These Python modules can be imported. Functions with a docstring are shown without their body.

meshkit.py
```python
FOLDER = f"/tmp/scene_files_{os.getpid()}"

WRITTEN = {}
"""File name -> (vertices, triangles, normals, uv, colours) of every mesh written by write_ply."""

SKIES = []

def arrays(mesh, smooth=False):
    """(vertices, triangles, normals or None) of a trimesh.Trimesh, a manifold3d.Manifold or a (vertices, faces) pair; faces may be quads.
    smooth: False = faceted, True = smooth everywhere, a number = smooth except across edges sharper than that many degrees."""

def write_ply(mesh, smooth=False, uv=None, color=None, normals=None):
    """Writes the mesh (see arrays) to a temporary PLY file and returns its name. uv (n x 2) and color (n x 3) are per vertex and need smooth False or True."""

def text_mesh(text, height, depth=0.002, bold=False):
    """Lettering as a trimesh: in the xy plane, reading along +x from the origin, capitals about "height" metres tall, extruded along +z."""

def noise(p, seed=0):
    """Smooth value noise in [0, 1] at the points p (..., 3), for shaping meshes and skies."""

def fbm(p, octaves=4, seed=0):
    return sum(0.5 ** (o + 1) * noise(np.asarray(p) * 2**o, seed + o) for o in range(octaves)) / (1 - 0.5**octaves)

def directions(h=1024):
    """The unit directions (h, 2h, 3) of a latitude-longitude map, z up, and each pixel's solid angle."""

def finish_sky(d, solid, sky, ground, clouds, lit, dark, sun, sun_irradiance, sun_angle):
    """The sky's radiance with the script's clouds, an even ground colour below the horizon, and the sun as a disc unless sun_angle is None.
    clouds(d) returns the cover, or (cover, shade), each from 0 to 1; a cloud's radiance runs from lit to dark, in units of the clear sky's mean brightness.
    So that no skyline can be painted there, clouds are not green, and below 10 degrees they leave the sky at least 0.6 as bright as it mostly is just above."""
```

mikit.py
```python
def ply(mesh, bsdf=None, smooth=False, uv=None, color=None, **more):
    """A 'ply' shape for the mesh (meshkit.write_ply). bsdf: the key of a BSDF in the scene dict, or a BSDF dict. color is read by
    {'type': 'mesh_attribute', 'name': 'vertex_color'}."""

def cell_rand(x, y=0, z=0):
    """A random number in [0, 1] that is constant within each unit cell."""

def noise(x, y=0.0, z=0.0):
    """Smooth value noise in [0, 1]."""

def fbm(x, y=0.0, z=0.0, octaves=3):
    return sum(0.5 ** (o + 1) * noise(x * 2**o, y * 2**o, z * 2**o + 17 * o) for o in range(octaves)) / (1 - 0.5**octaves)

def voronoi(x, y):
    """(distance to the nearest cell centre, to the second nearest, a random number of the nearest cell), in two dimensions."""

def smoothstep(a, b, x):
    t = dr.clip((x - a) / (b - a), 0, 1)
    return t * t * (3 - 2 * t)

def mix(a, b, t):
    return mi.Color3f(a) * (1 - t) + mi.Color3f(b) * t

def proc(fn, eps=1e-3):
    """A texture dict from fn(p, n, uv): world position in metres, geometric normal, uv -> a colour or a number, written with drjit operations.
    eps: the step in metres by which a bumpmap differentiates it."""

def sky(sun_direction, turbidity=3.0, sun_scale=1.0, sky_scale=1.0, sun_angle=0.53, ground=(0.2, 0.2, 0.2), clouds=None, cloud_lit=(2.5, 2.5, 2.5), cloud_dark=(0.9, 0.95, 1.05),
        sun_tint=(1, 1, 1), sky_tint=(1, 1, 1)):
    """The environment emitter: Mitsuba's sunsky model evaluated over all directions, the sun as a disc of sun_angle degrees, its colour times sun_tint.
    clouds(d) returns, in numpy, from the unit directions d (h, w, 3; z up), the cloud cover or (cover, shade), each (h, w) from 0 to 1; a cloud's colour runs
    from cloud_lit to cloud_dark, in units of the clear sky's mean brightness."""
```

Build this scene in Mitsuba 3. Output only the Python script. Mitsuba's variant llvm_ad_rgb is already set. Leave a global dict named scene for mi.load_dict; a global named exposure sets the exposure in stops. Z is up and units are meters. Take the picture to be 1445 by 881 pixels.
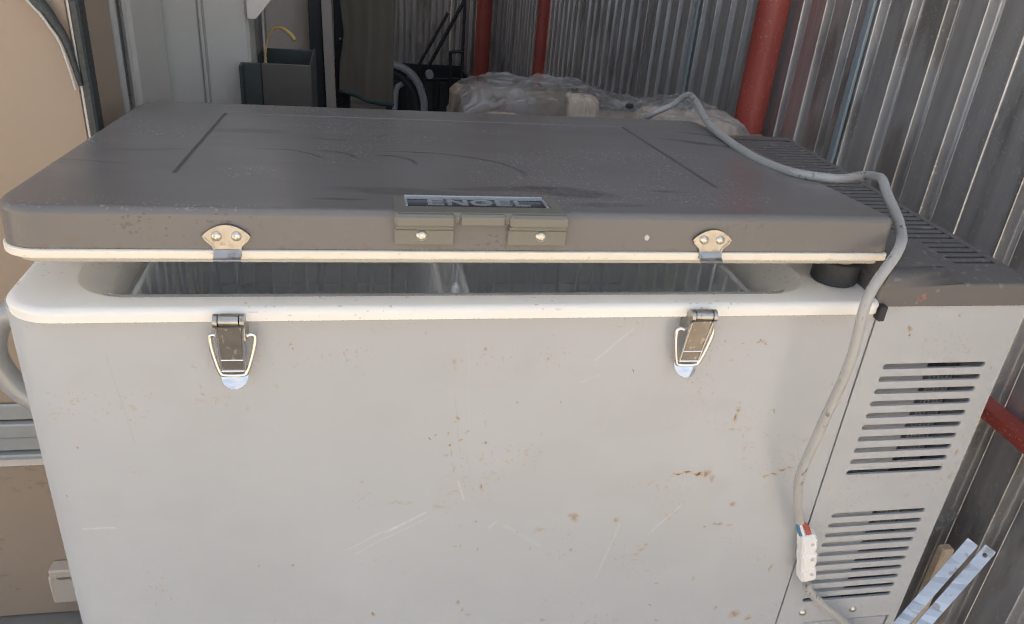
import math, random
import numpy as np
import trimesh, manifold3d, shapely
from shapely.geometry import Polygon, Point, box as sbox
from shapely.ops import unary_union
import drjit as dr
import mitsuba as mi
import mikit, meshkit
from mikit import noise, fbm, smoothstep, mix, voronoi, cell_rand

T = mi.ScalarTransform4f
random.seed(7)
rng = np.random.default_rng(7)
scene, labels = {}, {}

# ------------------------------------------------------------------ camera, light, exposure
CAM = [0.22584, -0.48784, 0.84283]
FWD = [0.18497, 0.86854, -0.45980]
UP = [0.00935, 0.46630, 0.88458]
scene['camera'] = {'type': 'perspective', 'fov': 65.726, 'fov_axis': 'x', 'near_clip': 0.02, 'far_clip': 300.0,
                   'to_world': T().look_at(origin=CAM, target=[CAM[i] + FWD[i] for i in range(3)], up=UP)}
exposure = 3.3
def haze_cover(d):
    f = meshkit.fbm(np.stack([d[..., 0] * 3.0, d[..., 1] * 3.0, d[..., 2] * 5.0], -1), 4, 5)
    return 0.40 + 0.45 * np.clip((f - 0.35) / 0.35, 0, 1), 0.25 * np.clip((f - 0.5) / 0.3, 0, 1)
scene['sky'] = mikit.sky([1.0, 0.35, 1.25], turbidity=3, sun_tint=(0.98, 0.98, 0.95), sky_tint=(1.0, 1.0, 0.96), clouds=haze_cover, cloud_lit=(1.35, 1.35, 1.38), cloud_dark=(0.9, 0.92, 0.97), ground=(0.34, 0.29, 0.23))

# ------------------------------------------------------------------ mesh helpers
cat = trimesh.util.concatenate
Z0 = 0.58            # height of the top edge of the painted cabinet
W, D = 0.62, 0.385   # cold box width and depth
HY = 0.3918          # lid hinge line
TILT = 0.0718        # how far the lid stands open

def rr(x0, x1, y0, y1, r, n=6):
    """Rounded rectangle as a counter-clockwise ring of points; r is one radius or four (front-left, front-right, back-right, back-left)."""
    rs = [r] * 4 if np.isscalar(r) else list(r)
    out = []
    for (cx, cy, a0, q) in ((x0, y0, 180, rs[0]), (x1, y0, 270, rs[1]), (x1, y1, 0, rs[2]), (x0, y1, 90, rs[3])):
        q = max(q, 1e-5)
        ox = cx + q if cx == x0 else cx - q
        oy = cy + q if cy == y0 else cy - q
        for k in range(n + 1):
            a = math.radians(a0 + 90 * k / n)
            out.append((ox + q * math.cos(a), oy + q * math.sin(a)))
    return np.array(out)

def loft(rings, cap0=True, cap1=True):
    """Rings (lists of 3-D points, same count, counter-clockwise seen from the end) skinned and capped."""
    n = len(rings[0]); v = np.vstack(rings); f = []
    for i in range(len(rings) - 1):
        for k in range(n):
            a, b = i * n + k, i * n + (k + 1) % n
            f += [(a, b, b + n), (a, b + n, a + n)]
    v = list(v)
    if cap0:
        v.append(np.mean(rings[0], axis=0)); c = len(v) - 1
        f += [(c, (k + 1) % n, k) for k in range(n)]
    if cap1:
        v.append(np.mean(rings[-1], axis=0)); c = len(v) - 1; o = (len(rings) - 1) * n
        f += [(c, o + k, o + (k + 1) % n) for k in range(n)]
    return trimesh.Trimesh(np.array(v), np.array(f), process=False)

def slab(x0, x1, y0, y1, z0, z1, r=0.01, e=0.003, eb=0.0, n=6, m=4):
    """Upright rounded-corner slab, edges rounded by e at the top and eb at the bottom."""
    rings = []
    def ring(o, z):
        rs = [max(q - o, 1e-4) for q in ([r] * 4 if np.isscalar(r) else r)]
        rings.append(np.c_[rr(x0 + o, x1 - o, y0 + o, y1 - o, rs, n), np.full(4 * (n + 1), z)])
    if eb:
        for k in range(m + 1):
            a = math.pi / 2 * k / m; ring(eb * (1 - math.sin(a)), z0 + eb * (1 - math.cos(a)))
    else:
        ring(0, z0)
    if e:
        for k in range(m + 1):
            a = math.pi / 2 * k / m; ring(e * (1 - math.cos(a)), z1 - e + e * math.sin(a))
    else:
        ring(0, z1)
    return loft(rings)

def bx(x0, x1, y0, y1, z0, z1, c=0.001):
    """Box with chamfered edges."""
    x0, x1 = min(x0, x1), max(x0, x1); y0, y1 = min(y0, y1), max(y0, y1); z0, z1 = min(z0, z1), max(z0, z1)
    c = min(c, (x1 - x0) / 2.2, (y1 - y0) / 2.2, (z1 - z0) / 2.2)
    P = []
    for a in (0, 1):
        for b in (0, 1):
            for d in (0, 1):
                X, Y, Z = (x0, x1)[a], (y0, y1)[b], (z0, z1)[d]
                sx, sy, sz = (1, -1)[a] * c, (1, -1)[b] * c, (1, -1)[d] * c
                P += [(X + sx, Y + sy, Z), (X + sx, Y, Z + sz), (X, Y + sy, Z + sz)]
    return trimesh.convex.convex_hull(np.array(P))

def tube(path, r, n=12, close=True):
    path = np.asarray(path, float); m = len(path)
    rad = np.full(m, r) if np.isscalar(r) else np.asarray(r, float)
    t = np.gradient(path, axis=0); t /= np.linalg.norm(t, axis=1, keepdims=True) + 1e-12
    a = np.cross(t[0], [0.31, 0.22, 0.93]); a /= np.linalg.norm(a)
    rings = []
    for i in range(m):
        a = a - t[i] * (a @ t[i]); a /= np.linalg.norm(a); b = np.cross(t[i], a)
        ang = np.linspace(0, 2 * np.pi, n, endpoint=False)
        rings.append(path[i] + rad[i] * (np.cos(ang)[:, None] * a + np.sin(ang)[:, None] * b))
    return loft(rings, close, close)

def spline(pts, k=8):
    """Centripetal-ish Catmull-Rom through the points."""
    p = np.asarray(pts, float); p = np.vstack([2 * p[0] - p[1], p, 2 * p[-1] - p[-2]]); out = []
    for i in range(1, len(p) - 2):
        for s in np.linspace(0, 1, k, endpoint=False):
            a, b, c, d = p[i - 1], p[i], p[i + 1], p[i + 2]
            out.append(0.5 * (2 * b + (c - a) * s + (2 * a - 5 * b + 4 * c - d) * s * s + (3 * b - a - 3 * c + d) * s ** 3))
    out.append(p[-2])
    return np.array(out)

def cyl(p, q, r, n=20):
    return tube([p, np.asarray(p) * 0.5 + np.asarray(q) * 0.5, q], r, n)

def ext_z(poly, z0, z1):
    m = trimesh.creation.extrude_polygon(poly, z1 - z0, engine='earcut'); m.apply_translation([0, 0, z0]); return m

def ext_y(poly, y0, y1):
    """Polygon in (x, z) extruded from y0 to y1."""
    m = trimesh.creation.extrude_polygon(poly, y1 - y0, engine='earcut')
    v = m.vertices.copy(); m.vertices = np.c_[v[:, 0], y0 + (y1 - y0) - v[:, 2], v[:, 1]]
    return m

def man(m):
    return manifold3d.Manifold(manifold3d.Mesh(np.asarray(m.vertices, np.float32), np.asarray(m.faces, np.uint32)))

def solid(m):
    m = m.copy(); m.merge_vertices(); 
    return man(m)

def unman(a):
    g = a.to_mesh(); return trimesh.Trimesh(np.array(g.vert_properties[:, :3]), np.array(g.tri_verts), process=False)

def box_pts(x0, x1, y0, y1, z0, z1):
    return solid(trimesh.creation.box(bounds=[[x0, y0, z0], [x1, y1, z1]]))

def sphere(c, r, sub=2, scale=(1, 1, 1)):
    m = trimesh.creation.icosphere(subdivisions=sub, radius=r); m.apply_scale(scale); m.apply_translation(c); return m

def lid(m):
    """Lid frame (x, y from the front edge, z above the trim's lower edge) to the place, lid open by TILT about its hinge."""
    m = m.copy(); v = m.vertices.copy(); c, s = math.cos(TILT), math.sin(TILT)
    yy, z = v[:, 1] - HY, v[:, 2]
    m.vertices = np.c_[v[:, 0], HY + yy * c + z * s, Z0 + 0.018 - yy * s + z * c]
    return m

def add(key, mesh, bsdf, smooth=35, label=None, category=None, group=None, kind=None):
    if key in scene:
        i = 1
        while f'{key}_{i:03d}' in scene:
            i += 1
        key = f'{key}_{i:03d}'
    scene[key] = mikit.ply(mesh, bsdf, smooth=smooth)
    tag(key, label, category, group, kind)
    return key

def tag(key, label=None, category=None, group=None, kind=None):
    d = {k: v for k, v in dict(label=label, category=category, group=group, kind=kind).items() if v}
    if d:
        labels[key] = d

# ------------------------------------------------------------------ materials
def pr(name, **k):
    d = {'type': 'principled'}
    for a, b in k.items():
        d[a] = {'type': 'rgb', 'value': list(b)} if isinstance(b, (tuple, list)) else b
    scene[name] = {'type': 'twosided', 'bsdf': d}
    return name

def bumped(name, height, eps=5e-4, **k):
    d = {'type': 'principled'}
    for a, b in k.items():
        d[a] = {'type': 'rgb', 'value': list(b)} if isinstance(b, (tuple, list)) else b
    scene[name] = {'type': 'twosided', 'bsdf': {'type': 'bumpmap', 'arbitrary': mikit.proc(height, eps), 'scale': 1.0, 'bsdf': d}}
    return name

RUST = [(0.4829, 0.431, 0.00304, 0.00123, 1),
  (0.491, 0.4313, 0.00408, 0.00123, 1),
  (0.5009, 0.4292, 0.00359, 0.00155, 1),
  (0.5084, 0.4295, 0.00309, 0.00373, 0.7),
  (0.514, 0.4239, 0.00208, 0.00377, 0.5),
  (0.522, 0.4861, 0.0025, 0.00346, 0.8),
  (0.5228, 0.4937, 0.00199, 0.00229, 0.7),
  (0.5217, 0.4734, 0.00201, 0.00176, 0.4),
  (0.5238, 0.4998, 0.00099, 0.00113, 0.6),
  (0.5269, 0.5562, 0.00285, 0.0013, 0.6),
  (0.5314, 0.5549, 0.00143, 0.00105, 0.5),
  (0.5635, 0.4232, 0.00321, 0.00096, 0.8),
  (0.5709, 0.425, 0.00322, 0.00097, 0.8),
  (0.5778, 0.4292, 0.00376, 0.00116, 0.8),
  (0.5839, 0.4312, 0.00215, 0.00096, 0.9),
  (0.5845, 0.4388, 0.00161, 0.00095, 0.4),
  (0.3988, 0.3887, 0.00298, 0.00379, 0.6),
  (0.3955, 0.3913, 0.00198, 0.00189, 0.5),
  (0.4363, 0.3828, 0.00204, 0.00258, 0.6),
  (0.3701, 0.3777, 0.00492, 0.00159, 0.4),
  (0.5392, 0.3943, 0.00215, 0.00232, 0.6),
  (0.5309, 0.3715, 0.00435, 0.00136, 0.6),
  (0.5426, 0.3698, 0.00329, 0.00137, 0.5),
  (0.464, 0.3481, 0.00372, 0.00205, 0.4),
  (0.4677, 0.3536, 0.00212, 0.00136, 0.5),
  (0.4596, 0.3426, 0.00266, 0.00138, 0.35),
  (0.5953, 0.3129, 0.00205, 0.00377, 0.5),
  (0.5719, 0.2562, 0.00421, 0.00482, 0.6),
  (0.5875, 0.2487, 0.00365, 0.00245, 0.5),
  (0.551, 0.2661, 0.00236, 0.00236, 0.5),
  (0.5196, 0.3068, 0.00169, 0.00295, 0.35),
  (0.4281, 0.5326, 0.00082, 0.00077, 0.9),
  (0.3604, 0.5443, 0.00086, 0.00099, 0.5),
  (0.3735, 0.508, 0.00081, 0.00094, 0.6),
  (0.3616, 0.4766, 0.00091, 0.0011, 0.4),
  (0.5338, 0.4672, 0.00102, 0.00119, 0.4),
  (0.5552, 0.4903, 0.00102, 0.00117, 0.6),
  (0.4774, 0.5208, 0.00095, 0.00107, 0.7),
  (0.4967, 0.5103, 0.00097, 0.0011, 0.6),
  (0.4968, 0.5574, 0.00093, 0.00077, 0.5),
  (0.5118, 0.5553, 0.00094, 0.00104, 0.4),
  (0.4563, 0.5439, 0.00092, 0.00103, 0.5),
  (0.5187, 0.3692, 0.00108, 0.00102, 0.9),
  (0.4859, 0.304, 0.00111, 0.00088, 0.8),
  (0.4828, 0.2782, 0.00113, 0.00136, 0.7),
  (0.4933, 0.2566, 0.00172, 0.00156, 0.5),
  (0.3825, 0.2694, 0.00214, 0.00148, 0.6),
  (0.4426, 0.2689, 0.00166, 0.00151, 0.3),
  (0.3998, 0.3536, 0.00153, 0.00199, 0.5),
  (0.2953, 0.4948, 0.00151, 0.0026, 0.6),
  (0.2985, 0.4742, 0.00219, 0.00108, 0.7),
  (0.3041, 0.4813, 0.00175, 0.00107, 0.5),
  (0.2923, 0.4917, 0.00086, 0.00104, 0.5),
  (0.2746, 0.4774, 0.00077, 0.00096, 0.9),
  (0.2788, 0.4798, 0.00065, 0.00079, 0.7),
  (0.2879, 0.48, 0.00087, 0.0008, 0.7),
  (0.29, 0.4699, 0.00066, 0.00108, 0.8),
  (0.2925, 0.4617, 0.00088, 0.00273, 0.4),
  (0.2876, 0.4606, 0.00132, 0.00082, 0.4),
  (0.301, 0.4558, 0.0008, 0.00083, 0.9),
  (0.3008, 0.4495, 0.00067, 0.00084, 0.8),
  (0.2948, 0.4464, 0.00089, 0.0028, 0.35),
  (0.3156, 0.4985, 0.00065, 0.00104, 0.6),
  (0.3174, 0.4706, 0.00071, 0.00087, 0.8),
  (0.3162, 0.4893, 0.00131, 0.00211, 0.25),
  (0.3178, 0.4273, 0.00115, 0.0029, 0.7),
  (0.341, 0.5079, 0.00079, 0.00093, 0.8),
  (0.2508, 0.4159, 0.00622, 0.00116, 0.3),
  (0.2597, 0.4138, 0.00358, 0.00087, 0.3),
  (0.2846, 0.4091, 0.00547, 0.00118, 0.3),
  (0.223, 0.4382, 0.00171, 0.00111, 0.45),
  (0.1686, 0.3569, 0.00106, 0.00148, 0.8),
  (0.2318, 0.2936, 0.00168, 0.00205, 0.8),
  (0.2312, 0.2937, 0.00067, 0.00096, 1),
  (0.3045, 0.2993, 0.00175, 0.00277, 0.6),
  (0.3086, 0.2911, 0.00126, 0.0021, 0.5),
  (0.3146, 0.2843, 0.00203, 0.00142, 0.4),
  (0.3141, 0.392, 0.00085, 0.00098, 0.6),
  (0.2985, 0.3656, 0.00095, 0.00101, 0.5),
  (0.3026, 0.3652, 0.00095, 0.00101, 0.5),
  (0.3189, 0.3606, 0.00121, 0.00102, 0.5),
  (0.3508, 0.3761, 0.00088, 0.00095, 0.6),
  (0.3634, 0.3576, 0.0009, 0.00098, 0.6),
  (0.3249, 0.4411, 0.00137, 0.00114, 0.25),
  (0.0293, 0.4805, 0.00073, 0.00099, 0.9),
  (0.0151, 0.4362, 0.00063, 0.0009, 0.8),
  (0.1424, 0.357, 0.00078, 0.0011, 0.7),
  (0.1768, 0.56, 0.00094, 0.00113, 0.6),
  (0.179, 0.5572, 0.00057, 0.00091, 0.6),
  (0.2134, 0.5524, 0.00117, 0.00138, 0.3),
  (0.2159, 0.5552, 0.00078, 0.00069, 0.6),
  (0.2688, 0.5697, 0.0008, 0.00069, 0.5),
  (0.115, 0.5273, 0.00111, 0.00234, 0.35),
  (0.1164, 0.5225, 0.00112, 0.00094, 0.4),
  (0.1129, 0.5434, 0.00146, 0.00091, 0.3),
  (0.1136, 0.5173, 0.00299, 0.00095, 0.2),
  (0.1656, 0.5274, 0.00115, 0.0019, 0.3),
  (0.2899, 0.5448, 0.00165, 0.00096, 0.35),
  (0.0947, 0.581, 0.00105, 0.00085, 0.4),
  (0.1453, 0.5101, 0.00077, 0.00242, 0.25),
  (0.075, 0.5797, 0.00069, 0.00085, 0.4),
  (0.1108, 0.5668, 0.00071, 0.00087, 0.3),
  (0.3136, 0.5549, 0.00083, 0.00071, 0.6),
  (0.3182, 0.5554, 0.00062, 0.00057, 0.6),
  (0.3614, 0.5653, 0.00085, 0.00057, 0.5),
  (0.6524, 0.5662, 0.00204, 0.00219, 0.6),
  (0.6555, 0.561, 0.00102, 0.00111, 0.9),
  (0.6943, 0.5772, 0.00259, 0.0011, 0.5),
  (0.7444, 0.4379, 0.00117, 0.00344, 0.6),
  (0.7484, 0.412, 0.0018, 0.00428, 0.4),
  (0.735, 0.4265, 0.00118, 0.00139, 0.5),
  (0.7447, 0.4557, 0.00116, 0.00202, 0.5),
  (0.7442, 0.5268, 0.00111, 0.00122, 0.4),
  (0.65, 0.4036, 0.00171, 0.00137, 0.3),
  (0.7108, 0.3914, 0.00297, 0.00216, 0.25),
  (0.6289, 0.405, 0.00112, 0.0034, 0.2)]
SCRATCH = [(0.2106, 0.3685, 0.274, 0.404, 0.00061, 0.6),
  (0.2172, 0.3633, 0.2775, 0.4, 0.00055, 0.5),
  (0.2427, 0.3848, 0.2734, 0.4048, 0.00066, 0.8),
  (0.2977, 0.4336, 0.3036, 0.4151, 0.00072, 0.6),
  (0.3964, 0.5434, 0.4224, 0.5691, 0.00077, 0.5),
  (0.4682, 0.3658, 0.4927, 0.3952, 0.00066, 0.6),
  (0.4259, 0.3186, 0.4395, 0.3778, 0.00088, 0.4),
  (0.3258, 0.3835, 0.3318, 0.3907, 0.00082, 0.5),
  (0.3394, 0.3848, 0.3705, 0.3602, 0.00165, 0.25),
  (0.0214, 0.4068, 0.0427, 0.4058, 0.00088, 0.8),
  (0.0587, 0.5559, 0.0672, 0.4798, 0.00038, -0.3),
  (0.3879, 0.5236, 0.4016, 0.5295, 0.00072, 0.3),
  (0.2913, 0.5141, 0.2991, 0.4613, 0.00033, -0.35),
  (0.299, 0.5681, 0.3069, 0.4609, 0.00028, 0.2),
  (0.1644, 0.5866, 0.1867, 0.5699, 0.00044, 0.2)]

def paint_col(p, n, uv):
    c = mix((0.385, 0.392, 0.394), (0.425, 0.431, 0.432), fbm(p.x * 9, p.z * 9, p.y * 9, 4))
    c = mix(c, (0.380, 0.380, 0.374), 0.35 * smoothstep(0.52, 0.70, fbm(p.x * 16, p.z * 24, 4.0, 4)))
    wx = p.x + 0.0016 * (noise(p.x * 700, p.z * 700, 3.0) - 0.5) + 0.003 * (noise(p.x * 260, p.z * 260, 9.0) - 0.5)
    wz = p.z + 0.0016 * (noise(p.x * 700, p.z * 700, 13.0) - 0.5) + 0.003 * (noise(p.x * 260, p.z * 260, 19.0) - 0.5)
    front = smoothstep(0.004, 0.002, p.y)
    m = mi.Float(0.0)
    core = mi.Float(0.0)
    for (x0, z0, a, b, s) in RUST:
        d = dr.square((wx - x0) / a) + dr.square((wz - z0) / b)
        m = dr.maximum(m, s * smoothstep(2.6, 0.2, d))
        core = dr.maximum(core, s * smoothstep(0.9, 0.1, d))
    tiny = smoothstep(0.70, 0.80, fbm(p.x * 420, p.z * 420, 4.0, 2)) * smoothstep(0.64, 0.78, noise(p.x * 31, p.z * 31, 8.0)) * 0.4
    m = dr.maximum(m, tiny)
    grain = 0.55 + 0.6 * noise(p.x * 1500, p.z * 1500, 1.0)
    c = mix(c, (0.37, 0.26, 0.12), dr.clip(m * grain * 0.85, 0, 1) * front)
    c = mix(c, (0.12, 0.055, 0.022), dr.clip(core * core * grain, 0, 1) * front)
    sx_ = p.x + 0.0020 * (noise(p.x * 55, p.z * 55, 3.0) - 0.5)
    sz_ = p.z + 0.0020 * (noise(p.x * 55, p.z * 55, 13.0) - 0.5)
    for (x0, z0, x1, z1, w, s) in SCRATCH:
        L2 = (x1 - x0) ** 2 + (z1 - z0) ** 2
        t = dr.clip(((sx_ - x0) * (x1 - x0) + (sz_ - z0) * (z1 - z0)) / L2, 0, 1)
        d = dr.sqrt(dr.square(sx_ - x0 - t * (x1 - x0)) + dr.square(sz_ - z0 - t * (z1 - z0)))
        k = smoothstep(w * 1.6, w * 0.3, d) * abs(s) * (0.15 + 0.7 * fbm(p.x * 200, p.z * 200, 6.0, 3)) * front
        c = mix(c, (0.56, 0.56, 0.55) if s > 0 else (0.30, 0.22, 0.15), dr.clip(k, 0, 1))
    return c

def paint_bump(p, n, uv):
    return 0.0006 * noise(p.x * 9, p.z * 9, p.y * 9) + 0.000012 * noise(p.x * 1300, p.z * 1300, p.y * 1300)
bumped('paint_grey', paint_bump, 8e-4, base_color=mikit.proc(paint_col), roughness=0.33, specular=0.5)
def rim_col(p, n, uv):
    c = mix((0.74, 0.71, 0.64), (0.80, 0.775, 0.71), fbm(p.x * 14, p.y * 14, p.z * 14, 3))
    s = smoothstep(0.80, 0.88, noise(p.x * 380, p.y * 380, p.z * 420)) * smoothstep(0.55, 0.75, noise(p.x * 17, p.y * 17, 2.0))
    return mix(c, (0.50, 0.40, 0.26), 0.6 * s)
pr('rim_white', base_color=mikit.proc(rim_col), roughness=0.28, specular=0.5)
pr('liner_white', base_color=(0.90, 0.915, 0.92), roughness=0.3, specular=0.5)
pr('wire_white', base_color=(0.90, 0.90, 0.90), roughness=0.35)
def trim_col(p, n, uv):
    c = mix((0.70, 0.635, 0.51), (0.79, 0.725, 0.61), fbm(p.x * 11, p.y * 20, p.z * 60, 3))
    s = smoothstep(0.82, 0.88, noise(p.x * 300, p.y * 300, p.z * 400)) * smoothstep(0.5, 0.7, noise(p.x * 25, 1.0, 2.0))
    return mix(c, (0.45, 0.32, 0.17), 0.35 * s)
pr('trim_cream', base_color=mikit.proc(trim_col), roughness=0.35)
pr('gasket_grey', base_color=(0.40, 0.38, 0.33), roughness=0.5)

ARCS = [(0.262, 0.105, 0.090, 0.072, 0.0030, 0.7, 0.0, 1), (0.245, 0.128, 0.026, 0.032, 0.0027, 0.7, 0.0, 1),
        (0.196, 0.140, 0.028, 0.032, 0.0026, 0.65, 0.3, 1), (0.150, 0.120, 0.05, 0.055, 0.0027, 0.5, 0.4, 1), (0.30, 0.225, 0.06, 0.04, 0.0012, 0.35, 0.2, -1)]
def lid_col(p, n, uv):
    x, y = p.x, p.y
    c = mix((0.122, 0.113, 0.105), (0.168, 0.157, 0.147), fbm(x * 7, y * 16, p.z * 7, 4))
    top = smoothstep(0.5, 0.9, n.z)
    # wiped film of dust in streaks, denser patches, dark greasy smears
    streak = fbm(x * 35, y * 260, 1.0, 3) * smoothstep(0.35, 0.62, fbm(x * 6, y * 6, 5.0, 3))
    c = mix(c, (0.17, 0.16, 0.155), 0.55 * streak * top)
    flek = smoothstep(0.72, 0.80, fbm(x * 520, y * 800, 2.0, 2)) * smoothstep(0.52, 0.68, noise(x * 14, y * 22, 6.0))
    c = mix(c, (0.30, 0.29, 0.28), 0.65 * flek * top)
    wx = x + 0.006 * (fbm(x * 60, y * 60, 3.0, 2) - 0.5)
    wy = y + 0.006 * (fbm(x * 60, y * 60, 7.0, 2) - 0.5)
    for (cx, cy, rx, ry, w, s, a0, side) in ARCS:
        ex, ey = (wx - cx) / rx, (wy - cy) / ry
        d = dr.abs(dr.sqrt(dr.square(ex) + dr.square(ey)) - 1) * min(rx, ry)
        k = smoothstep(w, w * 0.35, d) * s * smoothstep(a0 - 0.15, a0 + 0.2, ey) * smoothstep(-0.35 * side, 0.1 * side, ex) * (0.5 + 0.6 * noise(x * 90, y * 90, 8.0))
        c = mix(c, (0.040, 0.038, 0.037), dr.clip(k * 0.85, 0, 1) * top)
    for (cx, cy, a, b, rot, s) in [(0.128, 0.245, 0.034, 0.012, 0.0, 0.5), (0.255, 0.048, 0.05, 0.010, -0.1, 0.5), (0.375, 0.055, 0.04, 0.014, -0.25, 0.75), (0.325, 0.062, 0.045, 0.006, 0.1, 0.55),
                                   (0.40, 0.022, 0.03, 0.006, 0.0, 0.5), (0.58, 0.30, 0.026, 0.006, -0.5, 0.6), (0.548, 0.262, 0.03, 0.005, -0.45, 0.7), (0.575, 0.245, 0.03, 0.007, -0.4, 0.75), (0.2116, 0.026, 0.02, 0.003, 0.0, 0.6),
                                   (0.4555, 0.062, 0.018, 0.004, 0.0, 0.55), (0.06, 0.16, 0.03, 0.004, 0.1, 0.35), (0.035, 0.118, 0.028, 0.003, -0.2, 0.35), (0.20, 0.22, 0.02, 0.004, -0.3, 0.4)]:
        u = (wx - cx) * math.cos(rot) + (wy - cy) * math.sin(rot)
        v = -(wx - cx) * math.sin(rot) + (wy - cy) * math.cos(rot)
        d = dr.square(u / a) + dr.square(v / b)
        k = smoothstep(1.5, 0.1, d) * s * (0.45 + 0.75 * fbm(x * 110, y * 160, 4.0, 2))
        c = mix(c, (0.040, 0.038, 0.038), dr.clip(k * 0.8, 0, 1) * top)
    # front face: small scuffs and rust flecks near the trim
    face = smoothstep(0.6, 0.3, n.z)
    sc = smoothstep(0.68, 0.76, fbm(x * 330, p.z * 420, 3.0, 2)) * smoothstep(0.5, 0.7, noise(x * 22, p.z * 40, 9.0))
    c = mix(c, (0.055, 0.046, 0.042), 0.4 * sc * face)
    low = smoothstep(0.70, 0.78, fbm(x * 220, p.z * 300, 31.0, 2)) * smoothstep(0.645, 0.632, p.z)
    c = mix(c, (0.16, 0.07, 0.05), 0.3 * low * face)
    chip = smoothstep(1.2, 0.4, dr.square((wx - 0.4200) / 0.0019) + dr.square((p.z - 0.6418) / 0.0022))
    return mix(c, (0.55, 0.54, 0.50), 0.85 * chip * face)
def lid_rough(p, n, uv):
    return 0.17 + 0.24 * fbm(p.x * 20, p.y * 90, 4.0, 3)
def lid_bump(p, n, uv):
    return 0.00011 * fbm(p.x * 700, p.y * 700, p.z * 700, 2)
bumped('lid_grey', lid_bump, 3e-4, base_color=mikit.proc(lid_col), roughness=mikit.proc(lid_rough), specular=0.5)
def cover_col(p, n, uv):
    c = mix((0.112, 0.104, 0.098), (0.137, 0.127, 0.119), fbm(p.x * 18, p.y * 18, p.z * 18, 3))
    d = smoothstep(0.80, 0.88, noise(p.x * 200, p.y * 200, p.z * 200))
    c = mix(c, (0.22, 0.21, 0.20), 0.5 * d)
    r = smoothstep(1.5, 0.3, dr.square((p.x + 0.004 * noise(p.x * 500, p.z * 500, 2.0) - 0.6560) / 0.0042) + dr.square((p.z - 0.5945) / 0.0036)) * smoothstep(0.35, 0.6, noise(p.x * 450, p.z * 450, 1.0))
    return mix(c, (0.30, 0.11, 0.10), 0.8 * r * smoothstep(0.01, 0.004, p.y))
bumped('cover_grey', lid_bump, 3e-4, base_color=mikit.proc(cover_col), roughness=0.42, specular=0.5)
pr('coil_metal', base_color=(0.15, 0.15, 0.155), roughness=0.5)
pr('shroud_grey', base_color=(0.36, 0.38, 0.40), roughness=0.5)
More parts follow.
